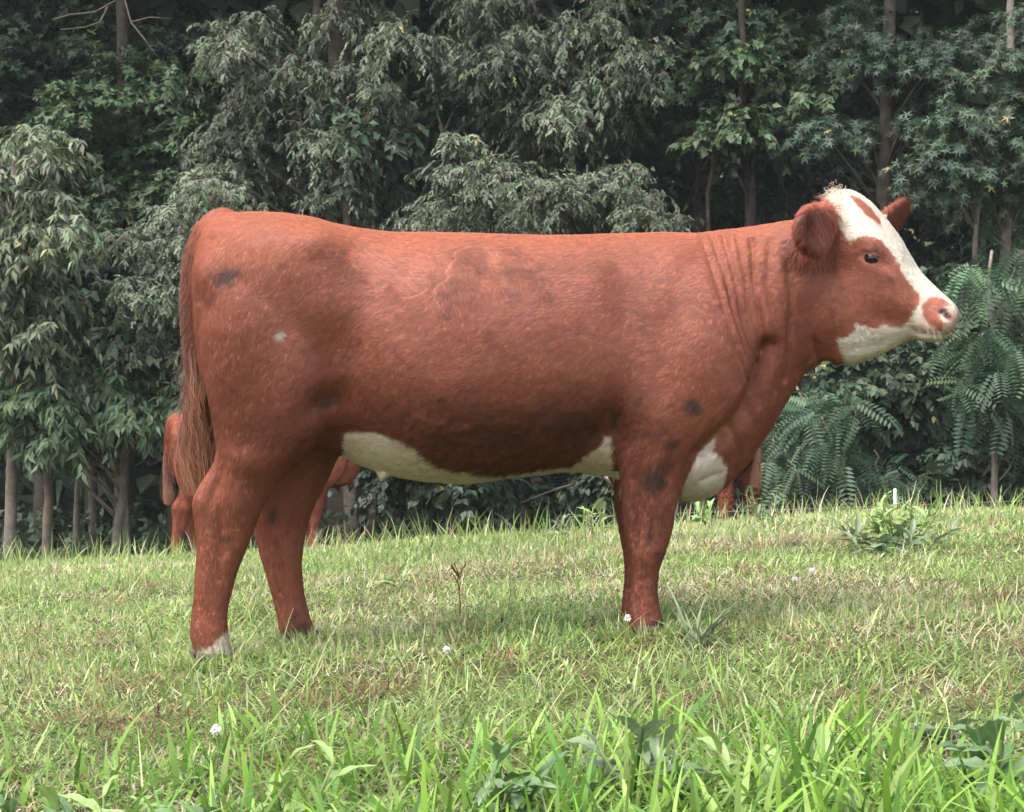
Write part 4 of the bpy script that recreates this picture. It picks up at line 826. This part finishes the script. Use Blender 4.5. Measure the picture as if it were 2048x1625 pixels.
# weeds one can tell apart
def leaf_mesh(name, L, w, arch, fold, wave=0.0, seed=0):
    rg = np.random.default_rng(seed); k = 9; V = []
    for t in np.linspace(0, 1, k):
        ww = w * (math.sin(math.pi * min(1, t * .93 + .06)) ** .8) * (1 - .25 * t); ww = max(ww, .0015)
        z = arch * L * (t - 1.25 * t * t)
        for s in (-1, -.5, 0, .5, 1): V.append((s * ww * .5, t * L, z + abs(s) * fold * ww + wave * ww * math.sin(t * 17 + s * 2) * abs(s)))
    V = np.array(V); q = np.array([[a * 5 + b, a * 5 + b + 1, a * 5 + b + 6, a * 5 + b + 5] for a in range(k - 1) for b in range(4)])
    o = mesh_np(name, V, q, None, None); me = o.data; bpy.data.objects.remove(o); return me
def veined(name, col, vein):
    m, N, L = new_mat(name); out = N.new('ShaderNodeOutputMaterial'); b = N.new('ShaderNodeBsdfPrincipled'); tr = N.new('ShaderNodeBsdfTranslucent'); mx = N.new('ShaderNodeMixShader'); mx.inputs[0].default_value = .22
    tc = N.new('ShaderNodeTexCoord'); sp = N.new('ShaderNodeSeparateXYZ'); L.new(tc.outputs['Object'], sp.inputs[0])
    ab = N.new('ShaderNodeMath'); ab.operation = 'ABSOLUTE'; L.new(sp.outputs['X'], ab.inputs[0])
    rp = N.new('ShaderNodeValToRGB'); rp.color_ramp.elements[0].color = (*vein, 1); rp.color_ramp.elements[1].color = (*col, 1); rp.color_ramp.elements[1].position = .0035
    L.new(ab.outputs[0], rp.inputs[0])
    nz = N.new('ShaderNodeTexNoise'); nz.inputs['Scale'].default_value = 45; nz.inputs['Detail'].default_value = 4; L.new(tc.outputs['Object'], nz.inputs['Vector'])
    mr = N.new('ShaderNodeMapRange'); mr.inputs[3].default_value = .6; mr.inputs[4].default_value = 1.4; L.new(nz.outputs['Fac'], mr.inputs[0])
    vm = N.new('ShaderNodeVectorMath'); vm.operation = 'SCALE'; L.new(rp.outputs[0], vm.inputs[0]); L.new(mr.outputs[0], vm.inputs['Scale'])
    L.new(vm.outputs[0], b.inputs['Base Color']); L.new(vm.outputs[0], tr.inputs['Color']); b.inputs['Roughness'].default_value = .45
    L.new(b.outputs[0], mx.inputs[1]); L.new(tr.outputs[0], mx.inputs[2]); L.new(mx.outputs[0], out.inputs[0]); return m
M_dock = veined('dock_leaf', (.085, .15, .055), (.2, .25, .12)); M_weed = veined('weed_leaf', (.19, .29, .075), (.27, .34, .13)); M_dull = veined('dull_leaf', (.12, .17, .085), (.2, .23, .13))
M_stem = plain_mat('weed_stem', (.16, .2, .07), .7, .2); M_dry = plain_mat('dry_stem', (.16, .06, .03), .8, .1, (60, (.24, .11, .05))); M_petal = plain_mat('petal', (.72, .70, .68), .7, .2)
def place_leaf(me, mat, parent, p, az, pitch, roll, s):
    if not me.materials: me.materials.append(mat)
    o = bpy.data.objects.new('leaf', me); link(o, parent); o.location = p; o.rotation_euler = (pitch, roll, az); o.scale = (s,) * 3
def weed(name, label, px_, D, h, nst, nleaf, Lw, mat, seed, spread=.1, rosette=False, group=None):
    rg = np.random.default_rng(seed); x, y = (px_ - 1024) * S * D / CD, D - CD; z = float(ground(np.array([x]), np.array([y]))[0])
    root = empty(name, (x, y, z)); mes = [leaf_mesh('leaf', Lw[0], Lw[1], rg.uniform(.15, .5), .22, .12, seed + k) for k in range(3)]
    for s in range(nst):
        a = rg.random() * 6.283; rr = spread * math.sqrt(rg.random()); b = np.array([rr * math.cos(a), rr * math.sin(a), 0]); hh = h * rg.uniform(.6, 1.1)
        tip = b * 1.7 + np.array([rg.normal(0, .02), rg.normal(0, .02), hh])
        if not rosette:
            w = tube(np.array([b * .6, (b * .6 + tip) / 2 + rg.normal(0, .008, 3), tip]), np.array([.0032, .0028, .002]), 6); mesh_np('stem', w[0], w[1], M_stem, root, None, True, w[2])
        for k in range(nleaf):
            t = (k + .6) / nleaf; p = (b * .6) * (1 - t) + tip * t if not rosette else b * .3
            place_leaf(mes[k % 3], mat, root, p, rg.random() * 6.283, (rg.uniform(-.1, .6) if not rosette else rg.uniform(.15, .95)) + .45 * (t > .75), rg.normal(0, .2), rg.uniform(.65, 1.1) * (1 if rosette else 1.05 - .4 * t))
    return tag(root, label, 'weed', group)
weed('weed', 'bright leafy weed clump on the rise below the white fence post', 1800, 6.7, .15, 12, 7, (.125, .032), M_weed, 1, .17)
weed('weed', 'dull dark-leaved weed at the shaded foot of the bright clump', 1815, 6.4, .07, 7, 6, (.13, .040), M_dull, 2, .20)
weed('weed', 'leafy weed on the skyline left of the heifer\'s foreleg', 1192, 9.3, .17, 3, 6, (.14, .034), M_weed, 3, .06)
weed('weed', 'pale weed on the skyline second from the heifer\'s foreleg', 1110, 9.4, .13, 3, 6, (.10, .030), M_dull, 4, .06)
weed('weed', 'bright weed on the rise beneath the heifer\'s brisket', 1425, 9.2, .15, 3, 6, (.13, .036), M_weed, 5, .07)
weed('weed', 'reddish-tipped leafy weed on the skyline just past the brisket', 1535, 9.2, .17, 4, 7, (.10, .024), M_dull, 6, .10)
weed('dock_plant', 'broad dark dock leaves at the bottom edge below the heifer\'s hind feet', 445, 2.42, .06, 9, 1, (.155, .062), M_dock, 7, .05, True)
weed('dock_plant', 'pale broad leaves at the lower right of the grass', 1880, 2.85, .05, 7, 1, (.11, .045), M_dull, 8, .05, True)
weed('weed', 'small broad-leaved weed under the right half of the grass edge', 1290, 2.55, .10, 4, 5, (.10, .038), M_dull, 9, .05)
weed('weed', 'single bright upright leaves in the pasture under the belly', 790, 5.9, .10, 2, 3, (.11, .035), M_weed, 10, .02)
weed('grass_tuft', 'low mounded tuft of bent leaves just right of the front hoof', 1400, 4.15, .06, 16, 2, (.17, .009), M_dull, 11, .09, True)
weed('weed', 'small leafy weed at the bottom edge left of the dock leaves', 190, 2.6, .10, 3, 5, (.10, .034), M_weed, 12, .05)
weed('weed', 'leafy weed at the bottom edge right of the dock leaves', 620, 2.55, .10, 3, 5, (.11, .03), M_weed, 13, .05)
weed('weed', 'broad-leaved weed at the bottom edge below the front legs', 1010, 2.5, .09, 4, 5, (.115, .046), M_dock, 14, .06)
weed('weed', 'broad-leaved weed in the bottom right corner of the grass', 1985, 2.5, .10, 5, 5, (.12, .046), M_dock, 15, .07)
weed('weed', 'broad-leaved weed at the bottom edge third from the right corner', 1560, 2.45, .09, 4, 5, (.11, .036), M_weed, 16, .06)
weed('weed', 'leafy weed in the bottom left corner of the grass', 60, 2.55, .09, 4, 5, (.11, .042), M_dock, 17, .06)
# a dead rust-coloured stalk
x, y = (918 - 1024) * S * 4.75 / CD, .25; z = float(ground(np.array([x]), np.array([y]))[0]); root = empty('dry_stalk', (x, y, z)); rg = np.random.default_rng(4)
w = tube(np.array([[0, 0, -.01], [.004, 0, .06], [-.002, 0, .12], [-.006, 0, .165]]), np.array([.0022, .002, .0017, .001]), 6); mesh_np('stem', w[0], w[1], M_dry, root, None, True, w[2])
for k in range(9):
    h0 = rg.uniform(.06, .15); a = rg.random() * 6.283; e = np.array([math.cos(a) * .022, math.sin(a) * .022, h0 + .03])
    w = tube(np.array([[0, 0, h0], e * .5 + np.array([0, 0, h0 * .5]), e]), np.array([.0013, .0011, .0022]), 5); mesh_np('twig', w[0], w[1], M_dry, root, None, True, w[2])
tag(root, 'dead rust-brown weed stalk in the grass between the hind and front legs', 'weed')
# white clover heads
for i, (px_, D, hh, lb) in enumerate([(432, 2.95, .09, 'white clover flower in the grass below the hind feet'), (1255, 4.3, .06, 'white clover flower beside the front hoof'), (1590, 4.75, .07, 'white clover flower out in the grass right of the front legs, lower one'), (893, 4.1, .045, 'white clover flower in the grass between the hind and front legs'), (1625, 4.95, .07, 'white clover flower out in the grass right of the front legs, upper one')]):
    x, y = (px_ - 1024) * S * D / CD, D - CD; z = float(ground(np.array([x]), np.array([y]))[0]); root = empty('clover_flower', (x, y, z)); rg = np.random.default_rng(90 + i)
    w = tube(np.array([[0, 0, 0], [.004, 0, hh * .5], [0, 0, hh]]), .0011, 5); mesh_np('stem', w[0], w[1], M_stem, root, None, True, w[2])
    fb = Bag()
    dr_ = norm(rg.normal(0, 1, (46, 3)) + np.array([0, 0, .35]))
    for d in dr_:
        w = tube(np.array([d * .002, d * .006, d * .0105]) + np.array([0, 0, hh]), np.array([.0008, .0018, .0006]), 5); fb.add(*w)
    fb.build('flower_head', M_petal, root)
    tag(root, lb, 'flower')
# electric fence along the far side: white step-in post and its wire
D = 13.2; x, y = (1790 - 1024) * S * D / CD, D - CD; z = float(ground(np.array([x]), np.array([y]))[0]); zt = W(1790, 978, D)[2]
root = empty('fence_post', (x, y, z)); w = tube(np.array([[0, 0, -.05], [0, 0, (zt - z) * .5], [0, 0, zt - z - .01], [0, 0, zt - z]]), np.array([.013, .013, .013, .009]), 10); mesh_np('post', w[0], w[1], M_post, root, None, True, w[2])
for hh in (.12, .35):
    w = tube(np.array([[-.0, -.012, zt - z - hh], [.03, -.02, zt - z - hh + .01], [.035, -.02, zt - z - hh + .05]]), .004, 6); mesh_np('hook', w[0], w[1], M_post, root, None, True, w[2])
tag(root, 'thin white plastic fence post standing on the rise at the wood\'s edge', 'post')
zw = zt - .13; pts = np.array([[x + t, y - .02 + .02 * t, zw + .004 * (t * t) * .15 + .035 * (t)] for t in np.linspace(-2.6, 3, 24)])
w = tube(pts, .0022, 5); o = mesh_np('fence_wire', w[0], w[1], M_wire, None, None, True, w[2]); tag(o, 'thin grey electric fence wire running along the wood\'s edge behind the post', 'wire')

# ------------------------------------------------------------------ thin summer haze
x0, x1, y0, y1, z0, z1 = -82, 82, -62, 122, -4.0, 30.0
hv = np.array([[a, b, c] for c in (z0, z1) for b in (y0, y1) for a in (x0, x1)])
hf = np.array([[0, 2, 3, 1], [4, 5, 7, 6], [0, 1, 5, 4], [2, 6, 7, 3], [0, 4, 6, 2], [1, 3, 7, 5]])
mh, N, L = new_mat('haze_air'); out = N.new('ShaderNodeOutputMaterial'); pv = N.new('ShaderNodeVolumePrincipled')
pv.inputs['Color'].default_value = (.90, .94, 1, 1); pv.inputs['Density'].default_value = .0005; pv.inputs['Anisotropy'].default_value = .0
L.new(pv.outputs[0], out.inputs['Volume'])
tag(mesh_np('haze', hv, hf, mh, None, None, False), 'thin pale summer haze in the air', 'haze', kind='stuff')
